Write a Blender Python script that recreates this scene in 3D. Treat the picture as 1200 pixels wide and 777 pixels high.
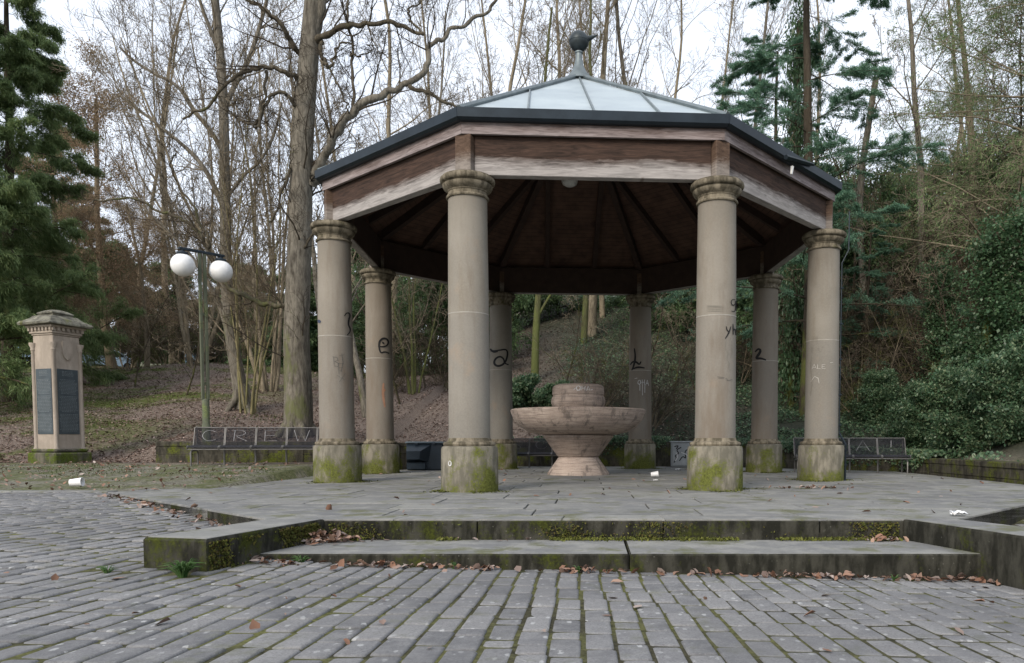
import bpy, math, random
import numpy as np
from mathutils import Vector
for _o in list(bpy.data.objects): bpy.data.objects.remove(_o)
SC = bpy.context.scene
COL = SC.collection
PI = math.pi
# ------------------------------------------------------------------ camera, sky, sun, exposure
CF, CCX, CCY, CP = 897.41, 692.55, 561.58, -0.0504
CX, CY, CZ = 0.263, -17.097, 0.8
cam = bpy.data.cameras.new('camera'); cam_o = bpy.data.objects.new('camera', cam); COL.objects.link(cam_o)
cam.sensor_width = 36; cam.lens = CF/1200*36
cam.shift_x = (600-CCX)/1200; cam.shift_y = (CCY-388.5)/1200
cam.clip_start = .05; cam.clip_end = 3000
cam_o.location = (CX, CY, CZ); cam_o.rotation_euler = (PI/2+CP, 0, 0)
SC.camera = cam_o
SUN_EL, SUN_ROT = math.radians(32), math.radians(-152)
world = bpy.data.worlds.new("World"); SC.world = world; world.use_nodes = True
wt = world.node_tree; wt.nodes.clear()
wo = wt.nodes.new('ShaderNodeOutputWorld'); bg = wt.nodes.new('ShaderNodeBackground')
sky = wt.nodes.new('ShaderNodeTexSky'); sky.sky_type = 'NISHITA'; sky.sun_disc = False
sky.sun_elevation = SUN_EL; sky.sun_rotation = SUN_ROT; sky.air_density = 1.2; sky.dust_density = 3; sky.ozone_density = 1.5
tcw = wt.nodes.new('ShaderNodeTexCoord'); mpw = wt.nodes.new('ShaderNodeMapping'); mpw.inputs['Scale'].default_value = (1, 1, 2.2)
nzw = wt.nodes.new('ShaderNodeTexNoise'); nzw.inputs['Scale'].default_value = 2.3; nzw.inputs['Detail'].default_value = 7; nzw.inputs['Roughness'].default_value = .55
rpw = wt.nodes.new('ShaderNodeValToRGB'); rpw.color_ramp.elements[0].position = .30; rpw.color_ramp.elements[0].color = (.66,)*3+(1,)
rpw.color_ramp.elements[1].position = .62; rpw.color_ramp.elements[1].color = (.97,)*3+(1,)
mxw = wt.nodes.new('ShaderNodeMixRGB'); mxw.inputs['Color2'].default_value = (7.2, 7.7, 8.6, 1)
wt.links.new(tcw.outputs['Generated'], mpw.inputs[0]); wt.links.new(mpw.outputs[0], nzw.inputs['Vector'])
wt.links.new(nzw.outputs['Fac'], rpw.inputs[0]); wt.links.new(rpw.outputs[0], mxw.inputs['Fac'])
wt.links.new(sky.outputs[0], mxw.inputs['Color1']); wt.links.new(mxw.outputs[0], bg.inputs['Color'])
bg.inputs['Strength'].default_value = .11; wt.links.new(bg.outputs[0], wo.inputs[0])
sun = bpy.data.lights.new('sun', 'SUN'); sun_o = bpy.data.objects.new('sun', sun); COL.objects.link(sun_o)
sun.energy = 1.7; sun.angle = math.radians(22); sun.color = (1, .90, .77)
_sd = Vector((math.sin(SUN_ROT)*math.cos(SUN_EL), math.cos(SUN_ROT)*math.cos(SUN_EL), math.sin(SUN_EL)))
sun_o.rotation_euler = _sd.to_track_quat('Z', 'Y').to_euler(); sun_o.location = _sd*60
SC.view_settings.view_transform = 'Standard'; SC.view_settings.look = 'None'
SC.view_settings.exposure = 0.62; SC.view_settings.gamma = 1; SC.view_settings.use_curve_mapping = False
SC.render.engine = 'CYCLES'
SC.cycles.max_bounces = 6; SC.cycles.diffuse_bounces = 3; SC.cycles.glossy_bounces = 2; SC.cycles.transmission_bounces = 3
SC.cycles.use_denoising = True

# ------------------------------------------------------------------ measuring helpers (pixel of the 1200x777 survey photo -> point in the place)
def ray(u, v):
    a = (u-CCX)/CF; b = (CCY-v)/CF; c, s = math.cos(CP), math.sin(CP)
    return (a, c-b*s, s+b*c)
def at_y(u, v, y):
    r = ray(u, v); t = (y-CY)/r[1]; return (CX+r[0]*t, y, CZ+r[2]*t)
def x_at(u, d): return CX+(u-CCX)/CF*d
# ------------------------------------------------------------------ mesh helpers
def link(name, me, m, parent=None, smooth=False):
    o = bpy.data.objects.new(name, me); COL.objects.link(o)
    if m is not None: me.materials.append(m)
    if parent is not None: o.parent = parent
    if smooth: me.polygons.foreach_set('use_smooth', np.ones(len(me.polygons), bool))
    return o
def np_mesh(name, V, F):
    V = np.asarray(V, np.float32); F = np.asarray(F, np.int32); k = F.shape[1]
    me = bpy.data.meshes.new(name); me.vertices.add(len(V)); me.vertices.foreach_set('co', V.ravel())
    me.loops.add(F.size); me.loops.foreach_set('vertex_index', F.ravel())
    me.polygons.add(len(F)); me.polygons.foreach_set('loop_start', np.arange(0, F.size, k, dtype=np.int32))
    me.polygons.foreach_set('loop_total', np.full(len(F), k, np.int32)); me.update(calc_edges=True)
    return me
class MB:
    """collects shapes of ONE mesh"""
    def __init__(s): s.v = []; s.f = []
    def add(s, vs, fs):
        n = len(s.v); s.v += [tuple(v) for v in vs]; s.f += [tuple(i+n for i in f) for f in fs]; return s
    def box(s, x0, y0, z0, x1, y1, z1, b=0.0, M=None):
        if b <= 0:
            vs = [(x, y, z) for x in (x0, x1) for y in (y0, y1) for z in (z0, z1)]
            fs = [(0, 1, 3, 2), (4, 6, 7, 5), (0, 4, 5, 1), (2, 3, 7, 6), (0, 2, 6, 4), (1, 5, 7, 3)]
        else:
            X = (x0, x1); Y = (y0, y1); Z = (z0, z1); vs = []; idx = {}
            for i in (0, 1):
                for j in (0, 1):
                    for k in (0, 1):
                        sx, sy, sz = (b, -b)[i], (b, -b)[j], (b, -b)[k]
                        for q, off in enumerate(((0, sy, sz), (sx, 0, sz), (sx, sy, 0))):
                            idx[i, j, k, q] = len(vs); vs.append((X[i]+off[0], Y[j]+off[1], Z[k]+off[2]))
            I = idx; fs = []
            for i in (0, 1): fs.append((I[i,0,0,0], I[i,1,0,0], I[i,1,1,0], I[i,0,1,0]))
            for j in (0, 1): fs.append((I[0,j,0,1], I[1,j,0,1], I[1,j,1,1], I[0,j,1,1]))
            for k in (0, 1): fs.append((I[0,0,k,2], I[1,0,k,2], I[1,1,k,2], I[0,1,k,2]))
            for j in (0, 1):
                for k in (0, 1): fs.append((I[0,j,k,1], I[1,j,k,1], I[1,j,k,2], I[0,j,k,2]))
            for i in (0, 1):
                for k in (0, 1): fs.append((I[i,0,k,0], I[i,1,k,0], I[i,1,k,2], I[i,0,k,2]))
            for i in (0, 1):
                for j in (0, 1): fs.append((I[i,j,0,0], I[i,j,1,0], I[i,j,1,1], I[i,j,0,1]))
            for i in (0, 1):
                for j in (0, 1):
                    for k in (0, 1): fs.append((I[i,j,k,0], I[i,j,k,1], I[i,j,k,2]))
        if M: vs = [M(*v) for v in vs]
        return s.add(vs, fs)
    def lathe(s, prof, n=32, c=(0, 0, 0), cap=True, M=None):
        vs = []; fs = []; m = len(prof)
        for i in range(n):
            a = 2*PI*i/n
            for r, z in prof: vs.append((c[0]+r*math.cos(a), c[1]+r*math.sin(a), c[2]+z))
        for i in range(n):
            j = (i+1) % n
            for k in range(m-1): fs.append((i*m+k, j*m+k, j*m+k+1, i*m+k+1))
        if cap:
            if prof[0][0] > 1e-4: fs.append(tuple(i*m for i in range(n))[::-1])
            if prof[-1][0] > 1e-4: fs.append(tuple(i*m+m-1 for i in range(n)))
        if M: vs = [M(*v) for v in vs]
        return s.add(vs, fs)
    def tube(s, pts, r, n=8, cap=True):
        P = [Vector(p) for p in pts]; k = len(P); rs = r if isinstance(r, (list, tuple)) else [r]*k
        up = Vector((0, 0, 1)); vs = []; fs = []; N = None
        for i in range(k):
            t = (P[min(i+1, k-1)]-P[max(i-1, 0)]).normalized()
            if N is None: N = t.cross(up if abs(t.z) < .9 else Vector((1, 0, 0))).normalized()
            N = (N-t*N.dot(t)).normalized(); B = t.cross(N)
            for q in range(n):
                a = 2*PI*q/n; vs.append(P[i]+(N*math.cos(a)+B*math.sin(a))*rs[i])
        for i in range(k-1):
            for q in range(n):
                w = (q+1) % n; fs.append((i*n+q, i*n+w, (i+1)*n+w, (i+1)*n+q))
        if cap: fs.append(tuple(range(n))[::-1]); fs.append(tuple((k-1)*n+q for q in range(n)))
        return s.add(vs, fs)
    def prism(s, poly, z0, z1, M=None, b=0.0):
        n = len(poly); cx = sum(p[0] for p in poly)/n; cy = sum(p[1] for p in poly)/n
        rings = [(z0, 0)]
        rings += [(z1-b, 0), (z1, b)] if b > 0 else [(z1, 0)]
        vs = []
        for z, ins in rings:
            for p in poly:
                d = math.hypot(p[0]-cx, p[1]-cy) or 1; k = 1-ins/d
                vs.append((cx+(p[0]-cx)*k, cy+(p[1]-cy)*k, z))
        fs = [tuple(range(n))[::-1]]
        for q in range(len(rings)-1):
            for i in range(n):
                j = (i+1) % n; fs.append((q*n+i, q*n+j, (q+1)*n+j, (q+1)*n+i))
        fs.append(tuple((len(rings)-1)*n+i for i in range(n)))
        if M: vs = [M(*v) for v in vs]
        return s.add(vs, fs)
    def build(s, name, m, parent=None, smooth=False):
        me = bpy.data.meshes.new(name); me.from_pydata(s.v, [], s.f); me.update()
        o = link(name, me, m, parent, smooth)
        if smooth:
            try: me.set_sharp_from_angle(angle=math.radians(38))
            except Exception: pass
        return o
def empty(name, loc=(0, 0, 0), rz=0.0, label=None, cat=None, group=None):
    o = bpy.data.objects.new(name, None); COL.objects.link(o); o.location = loc; o.rotation_euler = (0, 0, rz)
    o.empty_display_size = .3
    return tag(o, label, cat, group)
def tag(o, label=None, cat=None, group=None, kind=None):
    if label: o['label'] = label
    if cat: o['category'] = cat
    if group: o['group'] = group
    if kind: o['kind'] = kind
    return o
def copy_tree(o, parent=None):
    kids = list(o.children); c = o.copy(); COL.objects.link(c); c.parent = parent
    for k in kids: copy_tree(k, c)
    return c
# polylines with equal point counts -> one tube mesh (vectorised)
def tubes_np(polys, sides_of=lambda r: 6 if r > .06 else (4 if r > .02 else 3)):
    groups = {}
    for pts, rad in polys: groups.setdefault((len(pts), sides_of(rad[0])), []).append((pts, rad))
    Vs, Fs, off = [], [], 0
    for (k, n), lst in groups.items():
        P = np.array([a for a, _ in lst], float); R = np.array([b for _, b in lst], float); N = len(lst)
        T = np.empty_like(P); T[:, 1:-1] = P[:, 2:]-P[:, :-2]; T[:, 0] = P[:, 1]-P[:, 0]; T[:, -1] = P[:, -1]-P[:, -2]
        T /= np.linalg.norm(T, axis=2, keepdims=True)+1e-9
        D = P[:, -1]-P[:, 0]; ref = np.cross(D, np.array([.31, .77, .55])); ref /= np.linalg.norm(ref, axis=1, keepdims=True)+1e-9
        A = np.cross(T, ref[:, None, :]); A /= np.linalg.norm(A, axis=2, keepdims=True)+1e-9; B = np.cross(T, A)
        th = np.arange(n)*2*PI/n
        V = P[:, :, None, :]+R[:, :, None, None]*(np.cos(th)[None, None, :, None]*A[:, :, None, :]+np.sin(th)[None, None, :, None]*B[:, :, None, :])
        base = off+np.arange(N)[:, None, None]*k*n+np.arange(k-1)[None, :, None]*n
        q = np.arange(n)[None, None, :]; w = (q+1) % n
        F = np.stack([base+q, base+w, base+n+w, base+n+q], -1).reshape(-1, 4)
        Vs.append(V.reshape(-1, 3)); Fs.append(F); off += N*k*n
    return np.concatenate(Vs), np.concatenate(Fs)
def leaves_np(C, A, Nn, L, W, fold=.0):
    """one diamond-shaped blade per row: centre C, long axis A, normal Nn"""
    A = A/(np.linalg.norm(A, axis=1, keepdims=True)+1e-9); B = np.cross(Nn, A); B /= np.linalg.norm(B, axis=1, keepdims=True)+1e-9
    L = np.broadcast_to(np.asarray(L, float), (len(C),))[:, None]; W = np.broadcast_to(np.asarray(W, float), (len(C),))[:, None]
    U = np.cross(A, B)
    V = np.stack([C-A*L/2, C+B*W/2+U*W*fold, C+A*L/2, C-B*W/2+U*W*fold], 1).reshape(-1, 3)
    F = np.arange(len(C)*4).reshape(-1, 4)
    return V, F
def rnd_dirs(rg, n):
    v = rg.normal(size=(n, 3)); return v/np.linalg.norm(v, axis=1, keepdims=True)

# ------------------------------------------------------------------ material helper
class Mt:
    def __init__(s, name, rough=.85, spec=.3):
        s.m = bpy.data.materials.new(name); s.m.use_nodes = True; s.t = s.m.node_tree; s.b = s.t.nodes['Principled BSDF']
        s.b.inputs['Roughness'].default_value = rough; s.b.inputs['Specular IOR Level'].default_value = spec
        s.tc = s.t.nodes.new('ShaderNodeTexCoord'); s.obj = s.tc.outputs['Object']; s._info = None; s._geo = None
    def setin(s, sock, v):
        if isinstance(v, bpy.types.NodeSocket): s.t.links.new(v, sock)
        elif isinstance(v, (tuple, list)) and len(v) == 3 and sock.type == 'RGBA': sock.default_value = (*v, 1)
        else: sock.default_value = v
    @property
    def rand(s):
        if not s._info: s._info = s.t.nodes.new('ShaderNodeObjectInfo')
        return s._info.outputs['Random']
    @property
    def geo(s):
        if not s._geo: s._geo = s.t.nodes.new('ShaderNodeNewGeometry')
        return s._geo
    @property
    def isl(s): return s.geo.outputs['Random Per Island']
    @property
    def pos(s): return s.geo.outputs['Position']
    def vary(s):   # object coordinates shifted by a random amount per object
        a = s.math('MULTIPLY', s.rand, 37.0); c = s.t.nodes.new('ShaderNodeCombineXYZ'); s.t.links.new(a, c.inputs[0]); s.t.links.new(a, c.inputs[1])
        v = s.t.nodes.new('ShaderNodeVectorMath'); s.t.links.new(s.obj, v.inputs[0]); s.t.links.new(c.outputs[0], v.inputs[1]); return v.outputs[0]
    def math(s, op, a, b=0.0, clamp=False):
        n = s.t.nodes.new('ShaderNodeMath'); n.operation = op; n.use_clamp = clamp; s.setin(n.inputs[0], a); s.setin(n.inputs[1], b); return n.outputs[0]
    def noise(s, scale, detail=4, rough=.55, vec=None, sc=None, dist=0):
        n = s.t.nodes.new('ShaderNodeTexNoise'); n.inputs['Scale'].default_value = scale; n.inputs['Detail'].default_value = detail
        n.inputs['Roughness'].default_value = rough; n.inputs['Distortion'].default_value = dist
        v = s.obj if vec is None else vec
        if sc: v = s.scale(v, sc)
        s.t.links.new(v, n.inputs['Vector']); return n.outputs['Fac']
    def scale(s, v, sc, loc=(0, 0, 0), rot=(0, 0, 0)):
        m = s.t.nodes.new('ShaderNodeMapping'); m.inputs['Scale'].default_value = sc; m.inputs['Location'].default_value = loc; m.inputs['Rotation'].default_value = rot
        s.t.links.new(v, m.inputs['Vector']); return m.outputs[0]
    def voro(s, scale, vec=None, feat='F1', out='Distance'):
        n = s.t.nodes.new('ShaderNodeTexVoronoi'); n.feature = feat; n.inputs['Scale'].default_value = scale
        s.t.links.new(s.obj if vec is None else vec, n.inputs['Vector']); return n.outputs[out]
    def sep(s, vec=None):
        n = s.t.nodes.new('ShaderNodeSeparateXYZ'); s.t.links.new(s.obj if vec is None else vec, n.inputs[0]); return n.outputs
    def ramp(s, f, *st):
        n = s.t.nodes.new('ShaderNodeValToRGB'); cr = n.color_ramp
        while len(cr.elements) < len(st): cr.elements.new(.5)
        for e, (p, c) in zip(cr.elements, st): e.position = p; e.color = (c, c, c, 1) if isinstance(c, (int, float)) else (*c, 1)
        s.t.links.new(f, n.inputs[0]); return n.outputs[0]
    def mr(s, f, a, b, c=0.0, d=1.0):
        n = s.t.nodes.new('ShaderNodeMapRange'); n.clamp = True
        for i, v in enumerate((f, a, b, c, d)): s.setin(n.inputs[i], v)
        return n.outputs[0]
    def mix(s, f, a, b, mode='MIX'):
        n = s.t.nodes.new('ShaderNodeMixRGB'); n.blend_type = mode; s.setin(n.inputs[0], f); s.setin(n.inputs[1], a); s.setin(n.inputs[2], b); return n.outputs[0]
    def col(s, c): s.setin(s.b.inputs['Base Color'], c); return s
    def bump(s, h, strength=.5, dist=.02, prev=None):
        n = s.t.nodes.new('ShaderNodeBump'); n.inputs['Strength'].default_value = strength; n.inputs['Distance'].default_value = dist
        s.t.links.new(h, n.inputs['Height'])
        if prev is not None: s.t.links.new(prev, n.inputs['Normal'])
        s.t.links.new(n.outputs[0], s.b.inputs['Normal']); return n.outputs[0]

def m_plain(name, c, rough=.6, metal=0.0, var=.15, sc=8, bump=0.0):
    m = Mt(name, rough); n = m.noise(sc, 5, .6, m.vary())
    m.col(m.mix(m.mr(n, .3, .7), tuple(x*(1-var) for x in c), tuple(min(1, x*(1+var)) for x in c))); m.b.inputs['Metallic'].default_value = metal
    if bump: m.bump(n, bump, .01)
    return m.m
def m_shaft():
    m = Mt('sandstone_shaft', .9, .2); v = m.vary(); z = m.sep()[2]
    big = m.noise(.9, 5, .6, v); fine = m.noise(38, 6, .7, v); streak = m.noise(4.0, 6, .65, m.scale(v, (1.6, 1.6, .22)))
    c = m.mix(m.mr(big, .3, .7), (.200, .182, .155), (.300, .275, .235))
    c = m.mix(m.mr(streak, .48, .66, 0, .7), c, (.215, .185, .145))
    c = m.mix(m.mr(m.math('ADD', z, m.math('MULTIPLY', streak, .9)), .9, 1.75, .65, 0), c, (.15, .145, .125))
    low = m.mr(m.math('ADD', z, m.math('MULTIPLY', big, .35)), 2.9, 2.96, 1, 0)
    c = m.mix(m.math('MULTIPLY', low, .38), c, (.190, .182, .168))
    blot = m.mr(m.noise(2.1, 5, .6, v), .60, .74, 0, .45); c = m.mix(blot, c, (.33, .235, .16))
    c = m.mix(m.mr(fine, .35, .75, .0, .35), c, (.36, .34, .29))
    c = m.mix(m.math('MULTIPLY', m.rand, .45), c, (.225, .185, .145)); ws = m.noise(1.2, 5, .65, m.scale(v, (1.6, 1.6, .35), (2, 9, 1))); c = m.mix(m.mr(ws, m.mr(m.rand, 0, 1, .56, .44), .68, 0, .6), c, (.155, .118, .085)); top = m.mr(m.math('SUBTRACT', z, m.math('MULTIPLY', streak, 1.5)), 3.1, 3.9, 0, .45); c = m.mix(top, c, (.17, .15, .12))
    m.col(c); m.bump(m.mix(.5, fine, big), .4, .012); return m.m
def m_moss_stone(name, base=(.25, .235, .19), amt=.5, zt=.9, green=(.10, .125, .022), dark=(.075, .075, .06), zlo=None, st_k=.85):
    m = Mt(name, .95, .15); v = m.vary(); z = m.sep()[2]
    big = m.noise(2.2, 6, .62, v); fine = m.noise(30, 6, .7, v); st = m.noise(9, 5, .6, m.scale(v, (1, 1, .3)))
    c = m.mix(m.mr(big, .3, .7), tuple(x*.7 for x in base), base)
    c = m.mix(m.mr(st, .40, .58, 0, st_k), c, dark)
    mo = m.math('ADD', m.math('MULTIPLY', m.noise(2.6, 5, .6, m.scale(v, (1, 1, .8), (7, 3, 1))), 1.0), m.math('MULTIPLY', m.math('SUBTRACT', fine, .5), .35))
    if zlo is not None: mo = m.math('ADD', mo, m.mr(z, zlo[0], zlo[1], .18, -.12))
    g = m.mix(m.mr(fine, .35, .65), tuple(x*.5 for x in green), tuple(x*1.3 for x in green))
    c = m.mix(m.mr(mo, zt-amt*.5-.16, zt-amt*.5-.02), c, g)
    c = m.mix(m.math('MULTIPLY', m.mr(m.voro(18, v), .0, .16, .35, 0), m.mr(big, .45, .6)), c, (.36, .36, .31))
    m.col(c); m.bump(m.mix(.5, fine, mo), .6, .02); return m.m
def m_slab():
    m = Mt('paving_slabs', .85, .25); v = m.obj; isl = m.isl
    big = m.noise(.55, 6, .6, v); fine = m.noise(26, 6, .72, v); med = m.noise(3.2, 6, .65, v)
    c = m.mix(isl, (.165, .166, .162), (.270, .268, .250))
    c = m.mix(m.mr(big, .42, .6, 0, .7), c, (.15, .152, .158))
    c = m.mix(m.mr(med, .48, .62, 0, .75), c, (.295, .29, .268))
    c = m.mix(m.mr(m.noise(6, 6, .7, m.scale(v, (.5, 2.6, 1))), .54, .64, 0, .5), c, (.32, .32, .305))
    c = m.mix(m.mr(m.noise(1.7, 6, .7, m.scale(v, (1, 1, 1), (9, 4, 0))), .53, .63, 0, .8), c, (.12, .125, .055))
    c = m.mix(m.mr(fine, .35, .7, 0, .3), c, (.10, .10, .095))
    m.col(c); m.setin(m.b.inputs['Roughness'], m.mr(big, .3, .7, .6, .9)); m.bump(m.mix(.4, fine, med), .45, .012); return m.m
def m_sett():
    m = Mt('granite_setts', .8, .3); isl = m.isl; fine = m.noise(60, 5, .75); med = m.noise(7, 6, .65); big = m.noise(.6, 5, .6)
    c = m.ramp(isl, (0, (.125, .126, .130)), (.35, (.178, .178, .182)), (.7, (.205, .202, .202)), (1, (.255, .252, .250)))
    c = m.mix(m.mr(med, .42, .62, 0, .55), c, (.27, .268, .264))
    c = m.mix(m.mr(fine, .45, .65, 0, .6), c, (.085, .085, .09)); c = m.mix(m.mr(m.noise(110, 3, .7), .55, .68, 0, .4), c, (.33, .33, .34))
    sp = m.math('SUBTRACT', .75, m.voro(13, m.scale(m.obj, (1, .6, .3), (3, 8, 0))))
    c = m.mix(m.math('MULTIPLY', m.mr(m.math('ADD', sp, m.math('MULTIPLY', m.noise(17, 5, .8), .75)), .905, .94), m.mr(m.noise(2.2, 5, .7, m.scale(m.obj, (1, 1, 1), (1, 5, 0))), .44, .56, .0, .9)), c, (.40, .405, .40))
    c = m.mix(m.mr(m.noise(2.3, 6, .7), .56, .68, 0, .5), c, (.105, .11, .06))
    c = m.mix(m.mr(big, .42, .62, .0, .45), c, (.105, .105, .108))
    m.col(c); m.bump(m.mix(.5, fine, med), .5, .012); return m.m
def m_ground():
    m = Mt('ground_soil', .97, .1); v = m.obj; x, y, z = m.sep(v)[0:3]
    fine = m.noise(14, 6, .75, v); med = m.noise(1.6, 7, .7, v); big = m.noise(.28, 6, .6, v)
    leaf = m.mix(m.mr(fine, .3, .7), (.082, .060, .048), (.225, .175, .145))
    leaf = m.mix(m.mr(m.noise(45, 3, .6, v), .50, .60, 0, .8), leaf, (.30, .255, .225))
    grass = m.mix(m.mr(fine, .3, .7), (.045, .058, .018), (.135, .155, .050))
    left = m.mr(x, -9.5, -15, 0, 1)
    band = m.noise(.55, 5, .6, m.scale(v, (.35, 1, .2), (2, .7, 0)))
    crest = m.math('MULTIPLY', m.mr(m.math('ADD', y, m.math('MULTIPLY', med, 2)), 25, 27), left)
    gm = m.math('MULTIPLY', m.mr(m.math('ADD', m.math('MULTIPLY', band, .7), m.math('MULTIPLY', med, .3)), .46, .56), m.math('ADD', left, .12))
    c = m.mix(m.mr(m.math('MAXIMUM', gm, crest), .1, .9), leaf, grass)
    # trodden gritty verge round the platform
    verge = m.mix(m.mr(fine, .36, .62), (.085, .08, .062), (.30, .285, .235)); verge = m.mix(m.mr(med, .42, .58, 0, .8), verge, m.mix(m.mr(fine, .35, .65), (.055, .07, .025), (.15, .165, .06)))
    flat = m.math('MULTIPLY', m.mr(y, .4, 1.3, 1, 0), m.mr(x, 9.5, 8.5, 0, 1))
    c = m.mix(m.math('MULTIPLY', flat, m.mr(med, .2, .35, .8, 1)), c, verge)
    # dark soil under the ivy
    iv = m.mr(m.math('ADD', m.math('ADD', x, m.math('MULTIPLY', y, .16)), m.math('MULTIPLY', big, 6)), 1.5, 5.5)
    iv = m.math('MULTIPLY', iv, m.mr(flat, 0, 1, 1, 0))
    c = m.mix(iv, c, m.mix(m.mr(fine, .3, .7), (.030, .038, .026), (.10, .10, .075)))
    m.col(c); m.bump(fine, .9, .05); return m.m
def m_wood(name='weathered_wood', z0=4.9, h=.52, brown=((.018, .011, .008), (.085, .050, .036)), grey=(.44, .41, .39), gain=1.0):
    m = Mt(name, .8, .25); v = m.vary(); z = m.sep()[2]; uv = v
    gr = m.noise(3, 6, .65, m.scale(uv, (.9, 3, 9)), dist=.8); big = m.noise(1.3, 5, .6, m.scale(uv, (.8, 1, 3)))
    c = m.mix(m.mr(gr, .3, .7), brown[0], brown[1])
    k = m.math('ADD', m.math('MULTIPLY', m.mr(z, z0, z0+h, 1.15, -.62), gain), m.math('MULTIPLY', m.math('SUBTRACT', gr, .5), .6))
    k = m.math('ADD', k, m.math('MULTIPLY', m.math('SUBTRACT', big, .5), .9))
    c = m.mix(m.mr(k, .1, .62, 0, .92), c, m.mix(m.mr(gr, .35, .65), tuple(x*.6 for x in grey), grey))
    kn = m.voro(2.0, m.scale(uv, (1, .3, 2.0))); c = m.mix(m.mr(kn, .03, .09, .7, 0), c, (.08, .045, .03))
    m.col(c); m.bump(gr, .4, .008); return m.m
def m_bark(name, a, b, moss=.0, mossc=(.10, .115, .03), sc=(5, 5, 1.1)):
    m = Mt(name, .95, .1); v = m.vary(); n = m.noise(3.0, 7, .7, m.scale(v, sc)); big = m.noise(.8, 4, .6, v)
    c = m.mix(m.mr(n, .32, .66), a, b); c = m.mix(m.mr(big, .4, .65, 0, .35), c, tuple(x*.6 for x in a))
    if moss: c = m.mix(m.mr(m.math('ADD', m.noise(1.3, 6, .7, m.scale(v, (1, 1, .4), (4, 4, 4))), m.mr(m.sep()[2], 0, 9, .10, -.08)), .62-moss*.35, .70-moss*.3, 0, .8), c, mossc)
    m.col(c); m.bump(n, .9, .03); return m.m
def m_leaf(name, *cols, rough=.6, trans=.0, spec=.3):
    m = Mt(name, rough, spec); st = [(i/(max(1, len(cols)-1)), c) for i, c in enumerate(cols)]
    c = m.ramp(m.isl, *st); big = m.noise(.9, 3, .5, m.vary()); c = m.mix(m.mr(big, .35, .65, 0, .4), c, tuple(x*.6 for x in cols[0])); m.col(c)
    if trans:
        tr = m.t.nodes.new('ShaderNodeBsdfTranslucent'); mx = m.t.nodes.new('ShaderNodeMixShader'); mx.inputs[0].default_value = trans; out = [n_ for n_ in m.t.nodes if n_.type == 'OUTPUT_MATERIAL'][0]
        m.t.links.new(m.mix(.5, c, (1, 1, 1), 'SOFT_LIGHT'), tr.inputs[0]); m.t.links.new(m.b.outputs[0], mx.inputs[1]); m.t.links.new(tr.outputs[0], mx.inputs[2]); m.t.links.new(mx.outputs[0], out.inputs[0])
    return m.m

# ================================================================== TERRAIN
WALL = [(-10.3, 1.5), (-6.3, 2.0), (-5.3, 5.2), (-3.4, 6.7), (4.0, 6.7), (8.35, 2.8), (8.35, -9.0)]
FLATP = [(-300, 1.0), (-14, 1.2)]+WALL[:-1]+[(8.35, -300), (-300, -300)]
PLAT = [(-3.05, -9.3), (4.0, -9.3), (8.15, -5.0), (8.15, 2.7), (3.9, 6.5), (-3.3, 6.5), (-5.0, 3.6), (-6.3, .6), (-7.2, -5.3)]
def sdist(x, y):
    x = np.asarray(x, float); y = np.asarray(y, float); d = np.full(x.shape, 1e9); ins = np.zeros(x.shape, bool); n = len(FLATP)
    for i in range(n):
        ax, ay = FLATP[i]; bx, by = FLATP[(i+1) % n]; ex, ey = bx-ax, by-ay
        t = np.clip(((x-ax)*ex+(y-ay)*ey)/(ex*ex+ey*ey), 0, 1); d = np.minimum(d, np.hypot(x-ax-t*ex, y-ay-t*ey))
        c = ((ay > y) != (by > y)); xi = ax+(y-ay)*ex/np.where(ey == 0, 1e-9, ey); ins ^= c & (x < xi)
    return np.where(ins, -d, d)
def sst(v, a, b):
    t = np.clip((v-a)/(b-a), 0, 1); return t*t*(3-2*t)
def flat_z(x, y):
    f = -.37-.025*(np.clip(x, -7, 5)-.5)
    lw = sst(-x, 1.5, 3.2); r = np.clip((y+11.2)/6.1, 0, 1)
    z = f*(1-lw*r)+0*lw
    z = z+lw*np.clip((y+5.0)/6.0, 0, 1)*.29
    rw = sst(x, 4.0, 4.9)*np.clip((y+10.6)/3.0, 0, 1); z = z+rw*(-.17-z)
    z = np.where((x > -6.0) & (y > -5.2) & (x < 8.2), np.minimum(z, -.12), z)
    return z
def H(x, y):
    x = np.asarray(x, float); y = np.asarray(y, float); s = sdist(x, y); z = flat_z(x, y)
    w = sst(x+.12*y, -9, 3); walled = sst(x, -11.5, -10.2)
    jump = (.50+.22*sst(x, -7, -4)-.36*sst(x, 5, 8.5))
    up = walled*sst(s, .2, .5)+(1-walled)*sst(s, 0, 4)
    slope = .185+(.40-.185)*w
    top = 6.35*(1-w)+19*w
    rise = slope*np.maximum(s-.4, 0); rise = top*(1-np.exp(-(rise/top)**1.6*1.0))**(1/1.6)
    bumps = (.05*np.sin(x*1.3+y*.7)+.04*np.sin(x*.6-y*1.9+1)+.25*np.sin(x*.21+y*.27)*1.0)*sst(s, .6, 6)
    bank = .55*np.exp(-((y-19-.1*x)/2.2)**2)*(1-w)*sst(s, 2, 6)   # the grassy terrace step on the left slope
    far = .35*np.clip(np.hypot(x, y)-75, 0, 120)
    base = np.where(s > .2, np.maximum(z, np.where(x > -6, 0.0, z)), z)
    return base+jump*up+np.where(s > 0, rise+bumps+bank, 0)-np.where(s > 0, far*0, 0)
def Hs(x, y): return float(H(np.array([x]), np.array([y]))[0])
def axis(a, b, step, lo, hi, n):
    mid = np.arange(a, b+1e-6, step); g = np.geomspace(1, 1+(hi-b), n)-1; h = np.geomspace(1, 1+(a-lo), n)-1
    return np.unique(np.concatenate([a-h[1:], mid, b+g[1:]]))
gx = axis(-14, 11, .22, -420, 420, 60); gy = axis(-10.8, 10, .22, -300, 420, 70)
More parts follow.
